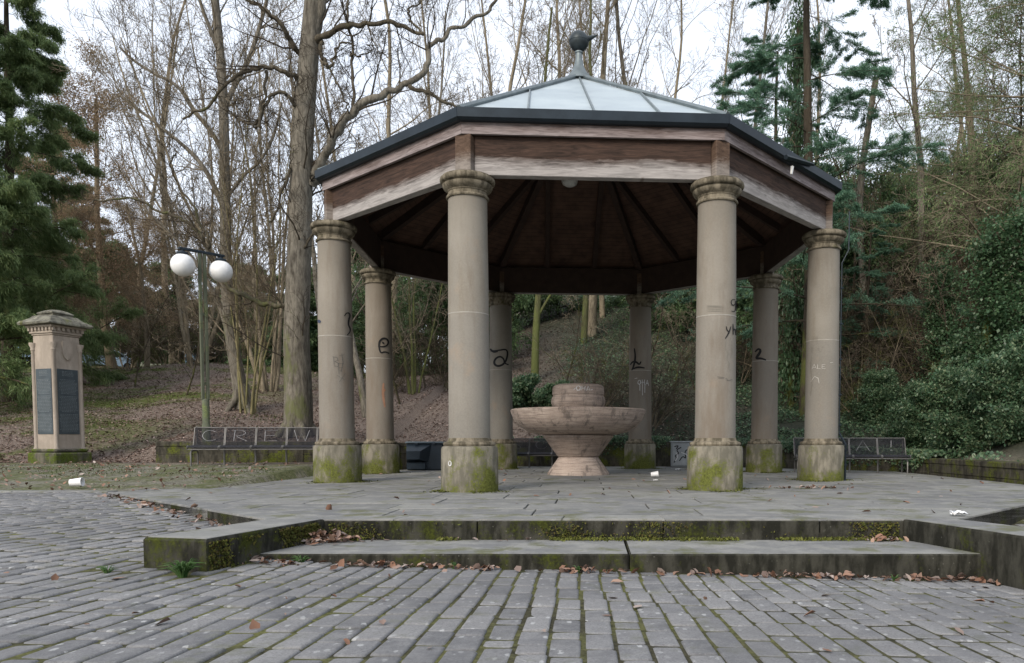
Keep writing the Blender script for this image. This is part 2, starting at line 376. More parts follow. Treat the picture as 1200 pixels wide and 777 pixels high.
GX, GY = np.meshgrid(gx, gy, indexing='ij'); GZ = H(GX, GY)
nx, ny = len(gx), len(gy); ii, jj = np.meshgrid(np.arange(nx-1), np.arange(ny-1), indexing='ij')
q = (ii*ny+jj).ravel(); V = np.stack([GX, GY, GZ-.03], -1).reshape(-1, 3)
gme = np_mesh('ground', V, np.stack([q, q+ny, q+ny+1, q+1], -1))
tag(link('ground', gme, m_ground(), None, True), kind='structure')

# ------------------------------------------------------------------ granite setts of the square
def inside(poly, x, y, m=0.0):
    n = len(poly); ok = True
    for i in range(n):
        ax, ay = poly[i]; bx, by = poly[(i+1) % n]; L = math.hypot(bx-ax, by-ay)
        if ((bx-ax)*(y-ay)-(by-ay)*(x-ax))/L < m: ok = False
    return ok
BLK_L = [(-2.86, -10.92), (-2.46, -9.3), (-3.05, -9.3), (-3.45, -10.78)][::1]
BLK_R = [(3.96, -10.95), (4.62, -10.80), (4.0, -9.3), (3.45, -9.3)]
rs = random.Random(4)
def setts():
    X0 = []; top = []; rsn = np.random.default_rng(5); wdt, ln = .186, .345
    for i in range(int(33/wdt)):
        x = -21+i*wdt+.5*wdt; y = -17.6+rs.random()*ln; col_shift = rs.uniform(-.006, .006)
        while y < -5.1:
            l = ln*rs.uniform(.88, 1.1)
            if rs.random() < .10: l *= .5
            yc = y+l/2; y += l
            fy = 1-.042*(yc+12.3); xc = (x+col_shift)*fy+.02*math.sin(yc*1.3)+.012*math.sin(yc*3.1+x)
            if xc < -15.5: continue
            if xc > -6.9 and xc < -3 and yc > -12+0 and inside(PLAT, xc, yc, .06): continue
            if inside(PLAT, xc, yc, .06) or inside(BLK_L, xc, yc, .04) or inside(BLK_R, xc, yc, .04): continue
            if -2.8 < xc < 3.9 and yc > -10.2: continue
            if xc > 4.0 and yc > -5.2: continue
            X0.append((xc, yc, wdt*fy, l, -.042*x))
    A = np.array(X0); n = len(A); z = H(A[:, 0], A[:, 1])+rsn.uniform(-.005, .006, n)
    hx = A[:, 2]/2-rsn.uniform(.006, .013, n); hy = A[:, 3]/2-rsn.uniform(.007, .014, n); tx = rsn.normal(0, .014, n); ty = rsn.normal(0, .008, n)
    V = []
    b = .011; cc = rsn.uniform(.006, .022, (4, n))
    for (dz, ins) in ((-.05, 0), (-.011, 0), (-.002, b*.6), (0, b*1.6)):
        for ci, (sx, sy) in enumerate(((-1, -1), (1, -1), (1, 1), (-1, 1))):
            c1 = cc[ci]; first = (sx*sy > 0)
            pts = [(sx*hx, sy*(hy-c1)), (sx*(hx-c1), sy*hy)]
            if not first: pts = pts[::-1]
            for px, py in pts:
                jx = px-np.sign(px)*ins; jy = py-np.sign(py)*ins
                V.append(np.stack([A[:, 0]+jx+jy*A[:, 4], A[:, 1]+jy, z+dz+jx*tx+jy*ty], -1))
    V = np.stack(V, 1); m8 = 8
    FQ = []
    for r in range(3):
        for k in range(8): FQ.append((r*8+k, r*8+(k+1) % 8, r*8+8+(k+1) % 8, r*8+8+k))
    FQ += [(24, 25, 26, 27), (24, 27, 28, 31), (28, 29, 30, 31)]; F = np.array(FQ)
    FF = (np.arange(n)[:, None, None]*32+F[None]).reshape(-1, 4)
    return np_mesh('paving', V.reshape(-1, 3), FF)
tag(link('paving', setts(), m_sett()), kind='structure')
# gravelly moss between the stones: a fine sheet just below their tops
jm = Mt('joint_moss', .97, .1); _f = jm.noise(22, 5, .7); _b = jm.noise(1.2, 5, .7)
jm.col(jm.mix(jm.mr(_b, .42, .62), jm.mix(jm.mr(_f, .3, .7), (.020, .020, .014), (.085, .080, .050)), jm.mix(jm.mr(_f, .3, .7), (.050, .055, .018), (.17, .17, .07)))); jm.bump(_f, .8, .02)
def joint_sheet():
    xs = np.arange(-14, 9.6, .2); ys = np.arange(-17.6, -4.9, .2); A, B = np.meshgrid(xs, ys, indexing='ij'); Z = H(A, B)-.0085
    n = len(ys); i, j = np.meshgrid(np.arange(len(xs)-1), np.arange(n-1), indexing='ij'); q = (i*n+j).ravel()
    return np_mesh('pavement_joints', np.stack([A, B, Z], -1).reshape(-1, 3), np.stack([q, q+n, q+n+1, q+1], -1))
tag(link('pavement_joints', joint_sheet(), jm.m, None, True), kind='structure')

# ------------------------------------------------------------------ raised platform, steps and cheek blocks
def clip(poly, ax, ay, bx, by):
    out = []; n = len(poly); sd = lambda p: (bx-ax)*(p[1]-ay)-(by-ay)*(p[0]-ax)
    for i in range(n):
        p, r = poly[i], poly[(i+1) % n]; dp, dr = sd(p), sd(r)
        if dp >= 0: out.append(p)
        if (dp >= 0) != (dr >= 0): t = dp/(dp-dr); out.append((p[0]+(r[0]-p[0])*t, p[1]+(r[1]-p[1])*t))
    return out
M_SLAB = m_slab()
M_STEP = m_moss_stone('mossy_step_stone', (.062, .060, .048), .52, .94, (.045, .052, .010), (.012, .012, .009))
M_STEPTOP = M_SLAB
plat = empty('stone_platform', (0, 0, 0), 0, 'low raised stone platform with moss lined steps under the pavilion', 'platform')
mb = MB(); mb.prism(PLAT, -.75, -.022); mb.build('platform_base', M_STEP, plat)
def inset(poly, d):
    n = len(poly); L = []
    for i in range(n):
        (ax, ay), (bx, by) = poly[i], poly[(i+1) % n]; l = math.hypot(bx-ax, by-ay); nx_, ny_ = -(by-ay)/l*d, (bx-ax)/l*d; L.append((ax+nx_, ay+ny_, bx-ax, by-ay))
    out = []
    for i in range(n):
        x1, y1, dx1, dy1 = L[i-1]; x2, y2, dx2, dy2 = L[i]; den = dx1*dy2-dy1*dx2; t = ((x2-x1)*dy2-(y2-y1)*dx2)/den; out.append((x1+dx1*t, y1+dy1*t))
    return out
PLATI = inset(PLAT, .38)
mb = MB(); rp = random.Random(8)
for i in range(len(PLAT)):
    a0, a1, b0, b1 = PLAT[i], PLAT[(i+1) % len(PLAT)], PLATI[i], PLATI[(i+1) % len(PLAT)]; m = max(1, round(math.hypot(a1[0]-a0[0], a1[1]-a0[1])/1.35))
    cuts = [0]+[(k+rp.uniform(-.15, .15))/m for k in range(1, m)]+[1]; lerp = lambda p, q, t: (p[0]+(q[0]-p[0])*t, p[1]+(q[1]-p[1])*t)
    for t0, t1 in zip(cuts[:-1], cuts[1:]):
        e = .004/(1.35*m); t0 += e; t1 -= e
        mb.prism([lerp(a0, a1, t0), lerp(a0, a1, t1), lerp(b0, b1, t1), lerp(b0, b1, t0)], -.14, rp.uniform(-.003, .002), b=.009)
y = -8.92; rows = []
while y < 6.6:
    h = rp.choice((.78, .86, .92)); x = -7.6+rp.random()*-.8
    while x < 8.3:
        l = rp.uniform(1.0, 1.9); r = [(x, y), (x+l, y), (x+l, y+h), (x, y+h)]; x += l
        for i in range(len(PLAT)):
            if len(r) < 3: break
            r = clip(r, *PLATI[i], *PLATI[(i+1) % len(PLAT)])
        if len(r) < 3: continue
        cx = sum(p[0] for p in r)/len(r); cy = sum(p[1] for p in r)/len(r)
        ar = abs(sum(r[i][0]*r[(i+1) % len(r)][1]-r[(i+1) % len(r)][0]*r[i][1] for i in range(len(r))))/2
        if ar < .003: continue
        r = [(p[0]+(cx-p[0])*.010/max(.1, abs(p[0]-cx)), p[1]+(cy-p[1])*.010/max(.05, abs(p[1]-cy))) for p in r]
        mb.prism(r, -.10, rp.uniform(-.002, .0035), b=.006)
    y += h
mb.build('platform_paving', M_SLAB, plat)
# upper riser kerb stones (stand 3 mm proud of the base), lower tread in two stones
mb = MB()
for x0, x1 in ((-2.47, -.9), (-.895, 1.0), (1.005, 2.6), (2.605, 3.46)):
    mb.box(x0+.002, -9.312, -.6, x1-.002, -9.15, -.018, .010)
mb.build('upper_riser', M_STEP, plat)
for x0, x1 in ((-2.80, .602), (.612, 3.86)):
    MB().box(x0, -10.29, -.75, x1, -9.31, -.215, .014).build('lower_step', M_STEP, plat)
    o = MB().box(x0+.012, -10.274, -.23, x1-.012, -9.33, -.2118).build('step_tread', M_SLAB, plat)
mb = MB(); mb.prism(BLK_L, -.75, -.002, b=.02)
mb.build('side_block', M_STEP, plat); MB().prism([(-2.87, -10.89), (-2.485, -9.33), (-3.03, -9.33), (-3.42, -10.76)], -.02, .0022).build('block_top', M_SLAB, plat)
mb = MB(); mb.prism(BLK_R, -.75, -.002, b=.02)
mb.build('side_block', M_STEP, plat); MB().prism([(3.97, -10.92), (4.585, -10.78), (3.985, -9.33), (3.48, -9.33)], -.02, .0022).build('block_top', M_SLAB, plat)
# kerb strip across the left of the square, where the setts end
kb = MB()
for i in range(9):
    x1 = -7.25-i*1.5; x0 = x1-1.49; zz = Hs(x0, -5.0)
    kb.box(x0, -5.22, zz-.2, x1, -4.95, zz+.012, .01)
tag(kb.build('kerb', M_SLAB), kind='structure')

# ------------------------------------------------------------------ retaining wall
M_WALL = m_moss_stone('mossy_wall_stone', (.10, .092, .072), .48, .90, (.10, .115, .02), (.03, .028, .022))
def wall_top(x): return .28+.50+.0*x if x < -6 else (.74 if x < 4.2 else .74-.36*min(1, (x-4.2)/4))
mb = MB()
rw = random.Random(3)
for (ax, ay), (bx, by) in zip(WALL[:-1], WALL[1:]):
    L = math.hypot(bx-ax, by-ay); ex, ey = (bx-ax)/L, (by-ay)/L; nx_, ny_ = -ey, ex
    t = 0
    while t < L-.01:
        l = min(L-t, rw.uniform(.7, 1.3)); l = L-t if L-t-l < .3 else l
        zt0 = wall_top(ax+ex*(t+l/2))
        for zc0, zc1 in ((-.5, zt0-.32), (zt0-.318, zt0-.11), (zt0-.108, zt0)):
            pr = .03 if zc1 == zt0 else rw.uniform(0, .02); a = t+.004; b = t+l-.004
            P = [(ax+ex*a-nx_*pr, ay+ey*a-ny_*pr), (ax+ex*b-nx_*pr, ay+ey*b-ny_*pr), (ax+ex*b+nx_*.45, ay+ey*b+ny_*.45), (ax+ex*a+nx_*.45, ay+ey*a+ny_*.45)]
            mb.prism(P, zc0, zc1, b=.02)
        t += l
tag(mb.build('retaining_wall', M_WALL), 'low moss covered stone retaining wall curving round the back of the platform', 'wall')

# ================================================================== PAVILION
YAW = .0640; R0 = 5.169; TC = 4.905
pav = empty('pavilion', (0, 0, 0), YAW, 'octagonal open pavilion with eight sandstone columns and a zinc hipped roof', 'pavilion')
M_SHAFT = m_shaft()
M_PLINTH = m_moss_stone('mossy_plinth_stone', (.29, .265, .21), .54, .95, (.118, .130, .032), (.125, .117, .092), (.0, .9))
M_CAP = m_moss_stone('weathered_capital_stone', (.29, .25, .185), .34, .94, (.085, .085, .03), (.070, .060, .042))
M_WOOD = m_wood()
M_WOOD_P = m_wood('weathered_post_wood', 4.9, .6, ((.05, .03, .02), (.14, .09, .062)), (.30, .265, .235), 1.0)
M_WOOD_F = m_wood('weathered_fascia_wood', 5.2, .95, ((.06, .040, .034), (.17, .12, .105)), (.36, .31, .305), 1.0)
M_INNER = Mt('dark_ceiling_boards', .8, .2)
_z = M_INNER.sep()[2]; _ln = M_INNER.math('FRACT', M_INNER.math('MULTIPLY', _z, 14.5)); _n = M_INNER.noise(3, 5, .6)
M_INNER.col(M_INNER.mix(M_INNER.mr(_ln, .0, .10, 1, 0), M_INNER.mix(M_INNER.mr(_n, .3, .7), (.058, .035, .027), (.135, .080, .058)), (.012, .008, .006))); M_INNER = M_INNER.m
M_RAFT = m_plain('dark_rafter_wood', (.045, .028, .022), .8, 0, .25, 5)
M_ZINC = Mt('zinc_roof', .38, .5); _n = M_ZINC.noise(1.5, 6, .6); M_ZINC.b.inputs['Metallic'].default_value = .35
M_ZINC.col(M_ZINC.mix(M_ZINC.mr(_n, .3, .7), (.34, .40, .43), (.46, .52, .54))); M_ZINC.setin(M_ZINC.b.inputs['Roughness'], M_ZINC.mr(_n, .3, .7, .42, .6)); M_ZINC = M_ZINC.m
M_GUT = m_plain('dark_gutter_metal', (.022, .031, .040), .42, .4, .25, 3)
M_LEAD = m_plain('lead_grey_metal', (.17, .20, .21), .5, .4, .25, 4)
M_DARKBALL = m_plain('dark_copper', (.045, .055, .06), .45, .5, .3, 6)
M_WHITE = m_plain('white_enamel', (.75, .76, .74), .4, 0, .05)
M_JOINT = m_plain('pale_mortar', (.37, .35, .31), .9)
col_proto = None; COLS = {}
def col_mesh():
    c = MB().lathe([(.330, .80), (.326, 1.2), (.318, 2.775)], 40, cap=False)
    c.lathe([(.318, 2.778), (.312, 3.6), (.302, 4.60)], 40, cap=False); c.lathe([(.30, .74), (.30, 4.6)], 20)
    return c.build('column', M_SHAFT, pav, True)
for k in range(8):
    a = math.radians(22.5+45*k)
    if col_proto is None:
        o = col_mesh()
        MB().lathe([(.445, -.02), (.452, .05), (.447, .66), (.435, .70), (.40, .715)], 40).build('plinth', M_PLINTH, o, True)
        MB().lathe([(.36, .712), (.405, .718), (.415, .745), (.405, .775), (.365, .785), (.345, .80), (.335, .84)], 40).build('base_moulding', M_CAP, o, True)
        MB().lathe([(.321, 2.769), (.3215, 2.784)], 40, cap=False).build('mortar_joint', M_JOINT, o, True)
        MB().lathe([(.300, 4.555), (.328, 4.56), (.336, 4.578), (.328, 4.596), (.306, 4.60), (.306, 4.655), (.318, 4.66), (.318, 4.672), (.345, 4.69), (.372, 4.715), (.388, 4.745), (.390, 4.768), (.372, 4.774),
                    (.372, 4.788), (.405, 4.794), (.424, 4.812), (.430, 4.838), (.424, 4.866), (.408, 4.878), (.395, 4.882), (.395, 4.897), (.30, 4.905)], 48).build('capital', M_CAP, o, True)
        col_proto = o
    else:
        o = copy_tree(col_proto, pav)
    o.location = (R0*math.cos(a), R0*math.sin(a), 0); o.rotation_euler = (0, 0, 0)
    COLS[k] = o
# k: 0 right-far, 1 back-right, 2 back-left, 3 left-far, 4 left-near, 5 front-left, 6 front-right, 7 right-near
T8 = math.tan(PI/8)
def seg_poly(a0, a1, trim=.002): return [(-a0*T8+trim, -a0), (-a1*T8+trim, -a1), (a1*T8-trim, -a1), (a0*T8-trim, -a0)]
beam = fascia = gut = None
def place_side(o, k): o.location = (0, 0, 0); o.rotation_euler = (0, 0, math.radians(45*k)+PI/2)
beam_h = R0*math.cos(PI/8)
protos = {}
for k in range(8):
    if k == 0:
        protos['b'] = MB().box(-1.86, -(beam_h+.09), 4.925, 1.86, -(beam_h-.07), 5.53, .008).build('beam', M_WOOD, pav)
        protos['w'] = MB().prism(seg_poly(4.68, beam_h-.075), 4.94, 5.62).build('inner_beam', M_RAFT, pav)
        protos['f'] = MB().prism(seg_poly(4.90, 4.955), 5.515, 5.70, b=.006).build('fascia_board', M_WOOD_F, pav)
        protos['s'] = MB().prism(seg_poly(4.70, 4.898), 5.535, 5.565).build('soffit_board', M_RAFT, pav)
        g = MB(); t_ = .003
        P = [(4.965, 5.685), (5.03, 5.69), (5.075, 5.725), (5.082, 5.865), (5.060, 5.875), (5.045, 5.862), (5.04, 5.735), (4.965, 5.715)]
        vs = [(s*(a_*T8-t_), -a_, z_) for s in (-1, 1) for a_, z_ in P]; n_ = len(P)
        g.add(vs, [tuple(range(n_)), tuple(range(n_, 2*n_))[::-1]]+[(i, (i+1) % n_, n_+(i+1) % n_, n_+i)[::-1] for i in range(n_)])
        protos['g'] = g.build('gutter', M_GUT, pav)
        # ceiling lining with a real slope
        zc = lambda a_: 8.50-(8.50-5.66)*a_/4.95
        c = MB(); c.add([(-4.95*T8, -4.95, zc(4.95)), (4.95*T8, -4.95, zc(4.95)), (0, 0, zc(0)), (-4.95*T8, -4.95, zc(4.95)+.05), (4.95*T8, -4.95, zc(4.95)+.05), (0, 0, zc(0)+.05)],
                        [(0, 2, 1), (3, 4, 5), (0, 1, 4, 3), (1, 2, 5, 4), (2, 0, 3, 5)])
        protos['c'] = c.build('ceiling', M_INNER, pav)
        zr = lambda a_: 8.70-(8.70-5.85)*a_/5.0
        r = MB(); e = 5.0; r.add([(-e*T8, -e, zr(e)-.05), (e*T8, -e, zr(e)-.05), (0, 0, zr(0)-.05), (-e*T8, -e, zr(e)), (e*T8, -e, zr(e)), (0, 0, zr(0))],
                                  [(0, 2, 1), (3, 4, 5), (0, 1, 4, 3), (1, 2, 5, 4), (2, 0, 3, 5)])
        protos['r'] = r.build('roof_panel', M_ZINC, pav)
        r = MB()
        for x in (-1.03, 0, 1.03):
            a0, a1 = 5.0, max(abs(x)/T8+.06, .25)
            for s_ in (1,):
                V8 = [(x+dx, -a_, zr(a_)+dz) for a_ in (a0, a1) for dx, dz in ((-.016, -.01), (.016, -.01), (.012, .045), (-.012, .045))]
                r.add(V8, [(0, 1, 2, 3), (7, 6, 5, 4), (0, 4, 5, 1), (1, 5, 6, 2), (2, 6, 7, 3), (3, 7, 4, 0)])
        r.build('standing_seam', M_LEAD, protos['r'])
        rc = MB()
        for x in (-.66, .66):
            a0, a1 = 4.68, .66/T8+.1
            V8 = [(x+dx, -a_, zc(a_)+dz) for a_ in (a0, a1) for dx, dz in ((-.06, -.17), (.06, -.17), (.06, .0), (-.06, .0))]
            rc.add(V8, [(0, 1, 2, 3), (7, 6, 5, 4), (0, 4, 5, 1), (1, 5, 6, 2), (2, 6, 7, 3), (3, 7, 4, 0)])
        rc.build('rafter', M_RAFT, protos['c'])
        for o in protos.values(): place_side(o, k)
    else:
        for o in protos.values(): place_side(copy_tree(o, pav), k)
pp = hp = hr = None
for k in range(8):
    a = math.radians(22.5+45*k)
    if k == 0:
        pp = MB().box(R0-.13, -.135, 4.90, R0+.155, .135, 5.515, .012).build('post', M_WOOD_P, pav)
        c = MB(); cR = 5.0/math.cos(PI/8)
        c.tube([(cR+.02, 0, 5.875), (.1, 0, 8.70)], [.045, .04], 6); hp = c.build('hip_cap', M_LEAD, pav, True)
        c = MB(); zc = lambda a_: 8.50-(8.50-5.66)*a_*math.cos(PI/8)/4.95
        V8 = [(r_, dx, zc(r_)+dz) for r_ in (5.0, .15) for dx, dz in ((-.075, -.22), (.075, -.22), (.075, -.01), (-.075, -.01))]
        c.add(V8, [(3, 2, 1, 0), (4, 5, 6, 7), (1, 5, 4, 0), (2, 6, 5, 1), (3, 7, 6, 2), (0, 4, 7, 3)]); hr = c.build('hip_rafter', M_RAFT, pav)
        for o in (pp, hp, hr): o.rotation_euler = (0, 0, a)
    else:
        for o in (pp, hp, hr): copy_tree(o, pav).rotation_euler = (0, 0, a)
fin = MB().lathe([(.30, 8.60), (.27, 8.68), (.17, 8.80), (.10, 8.95), (.072, 9.12), (.07, 9.20), (.09, 9.21), (.09, 9.235), (.06, 9.25)], 24).build('finial', M_LEAD, pav, True)
b = MB(); b.lathe([(.04, -.215)]+[(.215*math.sin(t), -.215*math.cos(t)) for t in np.linspace(.25, 1.5, 9)]+[(.222, -.012), (.222, .012)]+[(.215*math.sin(t), -.215*math.cos(t)) for t in np.linspace(1.65, 2.95, 9)]+[(.0, .216)], 28, (0, 0, 9.46), cap=False)
b.build('ball', M_DARKBALL, fin, True)
MB().tube([(.16, -.02, 9.50), (.25, -.03, 9.53), (.41, -.05, 9.585)], [.066, .050, .006], 12).build('spike', M_DARKBALL, fin, True)
lp = MB().lathe([(.0, -.16), (.10, -.15), (.17, -.11), (.20, -.05), (.20, 0)], 24, (-.12, 2.25, 7.25)); lp.tube([(-.12, 2.25, 7.24), (-.12, 2.25, 7.30)], .05, 8); lp.build('ceiling_lamp', M_WHITE, pav, True)
# loose strip of gutter edging and a white tag on the right-hand eave, cable down the right-near column
def pav_local(p): c, s = math.cos(-YAW), math.sin(-YAW); return (p[0]*c-p[1]*s, p[0]*s+p[1]*c, p[2])
def eave_pt(u, v):      # point on the plane of the right front side of the eaves (side k = -1)
    n = (math.cos(YAW-PI/4), math.sin(YAW-PI/4)); r = ray(u, v); t = (5.12-(CX*n[0]+CY*n[1]))/(r[0]*n[0]+r[1]*n[1]); return (CX+r[0]*t, CY+r[1]*t, CZ+r[2]*t)
A_, B_ = eave_pt(921, 184), eave_pt(953, 193)
mb = MB(); mb.tube([pav_local(A_), pav_local(B_)], [.045, .03], 5); mb.build('loose_gutter_clip', M_GUT, pav)
A_, B_ = eave_pt(928.5, 195), eave_pt(927.5, 204)
mb = MB(); mb.tube([pav_local(A_), pav_local(B_)], [.03, .02], 4); mb.build('white_tag', M_WHITE, pav)
rc = COLS[7]; an = math.radians(-20)
mb = MB(); rr = lambda z: .345 if z < 4.4 else .45
mb.tube([(rr(z)*math.cos(an), rr(z)*math.sin(an), z) for z in (0.95, 2, 3, 4.3)]+[(.44, -.16, 4.55), (.44, -.16, 5.3)], .012, 6)
mb.tube([(.345*math.cos(an), .345*math.sin(an), .95), (.47*math.cos(an), .47*math.sin(an), .72), (.47*math.cos(an), .47*math.sin(an), 0.0)], .022, 6)
for z in (.3, .6, 1.1, 1.7, 2.4, 3.1, 3.8): rq = .47 if z < .7 else .345; mb.box(rq*math.cos(an)-.03, rq*math.sin(an)-.03, z, rq*math.cos(an)+.03, rq*math.sin(an)+.03, z+.025)
mb.build('lightning_cable', M_GUT, rc)

# ------------------------------------------------------------------ graffiti: strokes lying on round stone
M_INK = m_plain('black_spray_paint', (.012, .012, .013), .6); M_WPAINT = m_plain('white_spray_paint', (.62, .62, .62), .6); M_PENCIL = m_plain('grey_scribble', (.10, .10, .095), .8)
M_BLUEP = m_plain('blue_spray_paint', (.04, .05, .09), .7); M_RUST = m_plain('faded_orange_paint', (.36, .20, .13), .9)
def smooth_path(p, it=2):
    for _ in range(it):
        q = [p[0]]
        for a, b in zip(p[:-1], p[1:]): q += [tuple(.75*x+.25*y for x, y in zip(a, b)), tuple(.25*x+.75*y for x, y in zip(a, b))]
        p = q+[p[-1]]
    return p
def ribbon(mb, pts, w, mapf, taper=False):
    n = len(pts); vs = []; fs = []
    for i, p in enumerate(pts):
        a = pts[max(i-1, 0)]; b = pts[min(i+1, n-1)]; dx, dy = b[0]-a[0], b[1]-a[1]; L = math.hypot(dx, dy) or 1; ww = w*(1-.5*abs(2*i/(n-1)-1) if taper else 1)
        nx2, ny2 = -dy/L*ww/2, dx/L*ww/2
        for s in (1, -1): vs.append(mapf(p[0]+s*nx2, p[1]+s*ny2))
    for i in range(n-1): fs.append((2*i, 2*i+1, 2*i+3, 2*i+2))
    mb.add(vs, fs)
def round_graffiti(parent, wc, rad, strokes, m, w=3.2, name='graffiti', smooth=2, lift=.004, rz=YAW):
    """strokes in survey-photo pixels, laid onto the cylinder (centre wc, radius rad)"""
    dx, dy = wc[0]-CX, wc[1]-CY; d = math.hypot(dx, dy); phi = math.atan2(-dy, -dx)
    u0 = CCX+CF*dx/dy; mb = MB()
    def mp(u, v):
        l = (u-u0)/CF*dy*math.cos(math.atan2(dx, dy)); s = max(-.97, min(.97, l/rad)); th = phi+math.asin(s)
        px, py = wc[0]+rad*math.cos(th), wc[1]+rad*math.sin(th); r = ray(u, v); z = CZ+r[2]*(py-CY)/r[1]
        lx, ly = (rad+lift)*math.cos(th), (rad+lift)*math.sin(th); c, s2 = math.cos(-rz), math.sin(-rz)
        return (lx*c-ly*s2, lx*s2+ly*c, z)
    for st in strokes: ribbon(mb, smooth_path(st, smooth) if smooth else st, w, mp, True)
    return mb.build(name, m, parent)
def wcol(k): a = math.radians(22.5+45*k)+YAW; return (R0*math.cos(a), R0*math.sin(a))
def cr(pts, ox, oy, sc): return [(ox+x/sc, oy+y/sc) for x, y in pts]
S3 = lambda *p: cr(p, 360, 340, 3.533)
round_graffiti(COLS[4], wcol(4), .322, [S3((163, 108), (170, 95), (182, 94), (187, 106), (180, 122), (178, 145), (187, 160), (184, 175), (172, 187))], M_INK, 2.0)
round_graffiti(COLS[4], wcol(4), .326, [S3((116, 275), (118, 310)), S3((112, 276), (130, 278), (134, 290), (120, 294), (136, 304), (133, 316), (118, 314)), S3((134, 300), (137, 346)), S3((134, 303), (157, 305)),
    S3((135, 322), (153, 320)), S3((150, 262), (154, 300), (146, 338), (140, 330)), S3((128, 352), (160, 372)), S3((163, 345), (138, 380)), S3((140, 270), (158, 268))], M_PENCIL, .75, smooth=0)
round_graffiti(COLS[4], wcol(4), .322, [S3((50, 130), (60, 128), (66, 134))], M_BLUEP, 4)
round_graffiti(COLS[3], wcol(3), .322, [S3((300, 232), (312, 235), (335, 232), (344, 215), (334, 200), (316, 200), (304, 215), (304, 240), (310, 262), (326, 254), (345, 262)), S3((317, 215), (324, 222)), ], M_INK, 2.3)
round_graffiti(COLS[3], wcol(3), .328, [S3((320, 385), (316, 430), (324, 485)), S3((318, 420), (326, 410))], M_RUST, 3)
S4 = lambda *p: cr(p, 500, 340, 3.108)
round_graffiti(COLS[2], wcol(2), .322, [S4((234, 214), (246, 226), (262, 223)), S4((236, 222), (262, 220), (294, 214), (297, 238), (286, 268), (262, 279), (247, 268), (252, 250), (270, 240), (284, 252), (284, 266), (300, 272))], M_INK, 2.6)
S5 = lambda *p: cr(p, 790, 330, 2.988)
round_graffiti(COLS[6], wcol(6), .322, [S5((208, 64), (196, 62), (192, 74), (198, 84), (209, 80), (210, 62), (210, 98), (204, 106), (194, 103))], M_INK, 1.3)
round_graffiti(COLS[6], wcol(6), .322, [S5((177, 157), (180, 172), (188, 176)), S5((193, 157), (186, 180), (174, 200)), S5((200, 148), (201, 186)), S5((201, 172), (207, 164), (210, 176), (210, 187))], M_INK, 1.5)
round_graffiti(COLS[6], wcol(6), .326, [S5((148, 333), (172, 336)), S5((152, 338), (170, 339)), S5((176, 340), (200, 344)), S5((180, 345), (196, 347))], M_PENCIL, .8, smooth=0)
round_graffiti(COLS[6], wcol(6), .326, [S5((178, 205), (172, 232), (186, 246), (178, 270), (190, 285), (184, 306), (196, 310)), S5((196, 220), (200, 250), (192, 268))]+[S5((110, y), (160+(y % 7)*2, y+1)) for y in (84, 88, 95, 102)], m_plain('faint_scribble', (.21, .195, .16), .9), .5)
round_graffiti(COLS[0], wcol(0), .322, [S5((280, 246), (292, 234), (300, 242), (292, 256), (282, 270), (300, 268), (318, 275))], M_INK, 3.2)
round_graffiti(COLS[0], wcol(0), .326, [S5((302, y), (334, y+1)) for y in (308, 315, 322, 330)], m_plain('worn_scribble', (.19, .16, .13), .9), .5, smooth=0)
round_graffiti(COLS[7], wcol(7), .326, [S5((479, 306), (486, 290), (495, 306)), S5((482, 301), (492, 301)), S5((498, 290), (498, 305), (508, 305)), S5((524, 290), (513, 291), (513, 304), (525, 304)), S5((513, 297), (522, 297)), S5((540, 284), (550, 283)),
    S5((476, 350), (488, 332), (500, 338), (504, 356))], m_plain('chalky_paint', (.52, .50, .46), .8), .8, smooth=0)
round_graffiti(COLS[7], wcol(7), .326, [S5((474, y), (474+w_, y)) for y, w_ in ((222, 60), (230, 42), (240, 30), (246, 36), (234, 30))]+[S5((x, 192), (x, 208)) for x in (478, 484, 491, 495)]+[S5((476, 262), (474, 300), (480, 360), (474, 400))], m_plain('scratched_mark', (.17, .15, .12), .9), .7, smooth=0)
S8 = lambda *p: cr(p, 720, 330, 3.378)
round_graffiti(COLS[1], wcol(1), .322, [S8((78, 264), (83, 300), (76, 335), (68, 352)), S8((62, 330), (72, 316), (86, 318), (98, 330), (104, 316)), S8((72, 346), (92, 338), (118, 342))], M_INK, 2.4)
round_graffiti(COLS[1], wcol(1), .326, [S8((94, 392), (92, 402), (98, 408), (104, 400), (100, 390), (94, 392)), S8((109, 388), (109, 408)), S8((118, 388), (117, 408)), S8((109, 399), (118, 398)), S8((122, 410), (128, 390), (134, 412)), S8((124, 403), (132, 403)),
    S8((80, 384), (90, 382)), S8((100, 408), (100, 432)), S8((110, 408), (110, 450)), S8((119, 408), (119, 440))], M_WPAINT, 1.1, smooth=0)
round_graffiti(COLS[5], wcol(5), .451, [S4((86, 622), (81, 631), (86, 641), (92, 636), (91, 624), (86, 622))], M_WPAINT, 1.2)

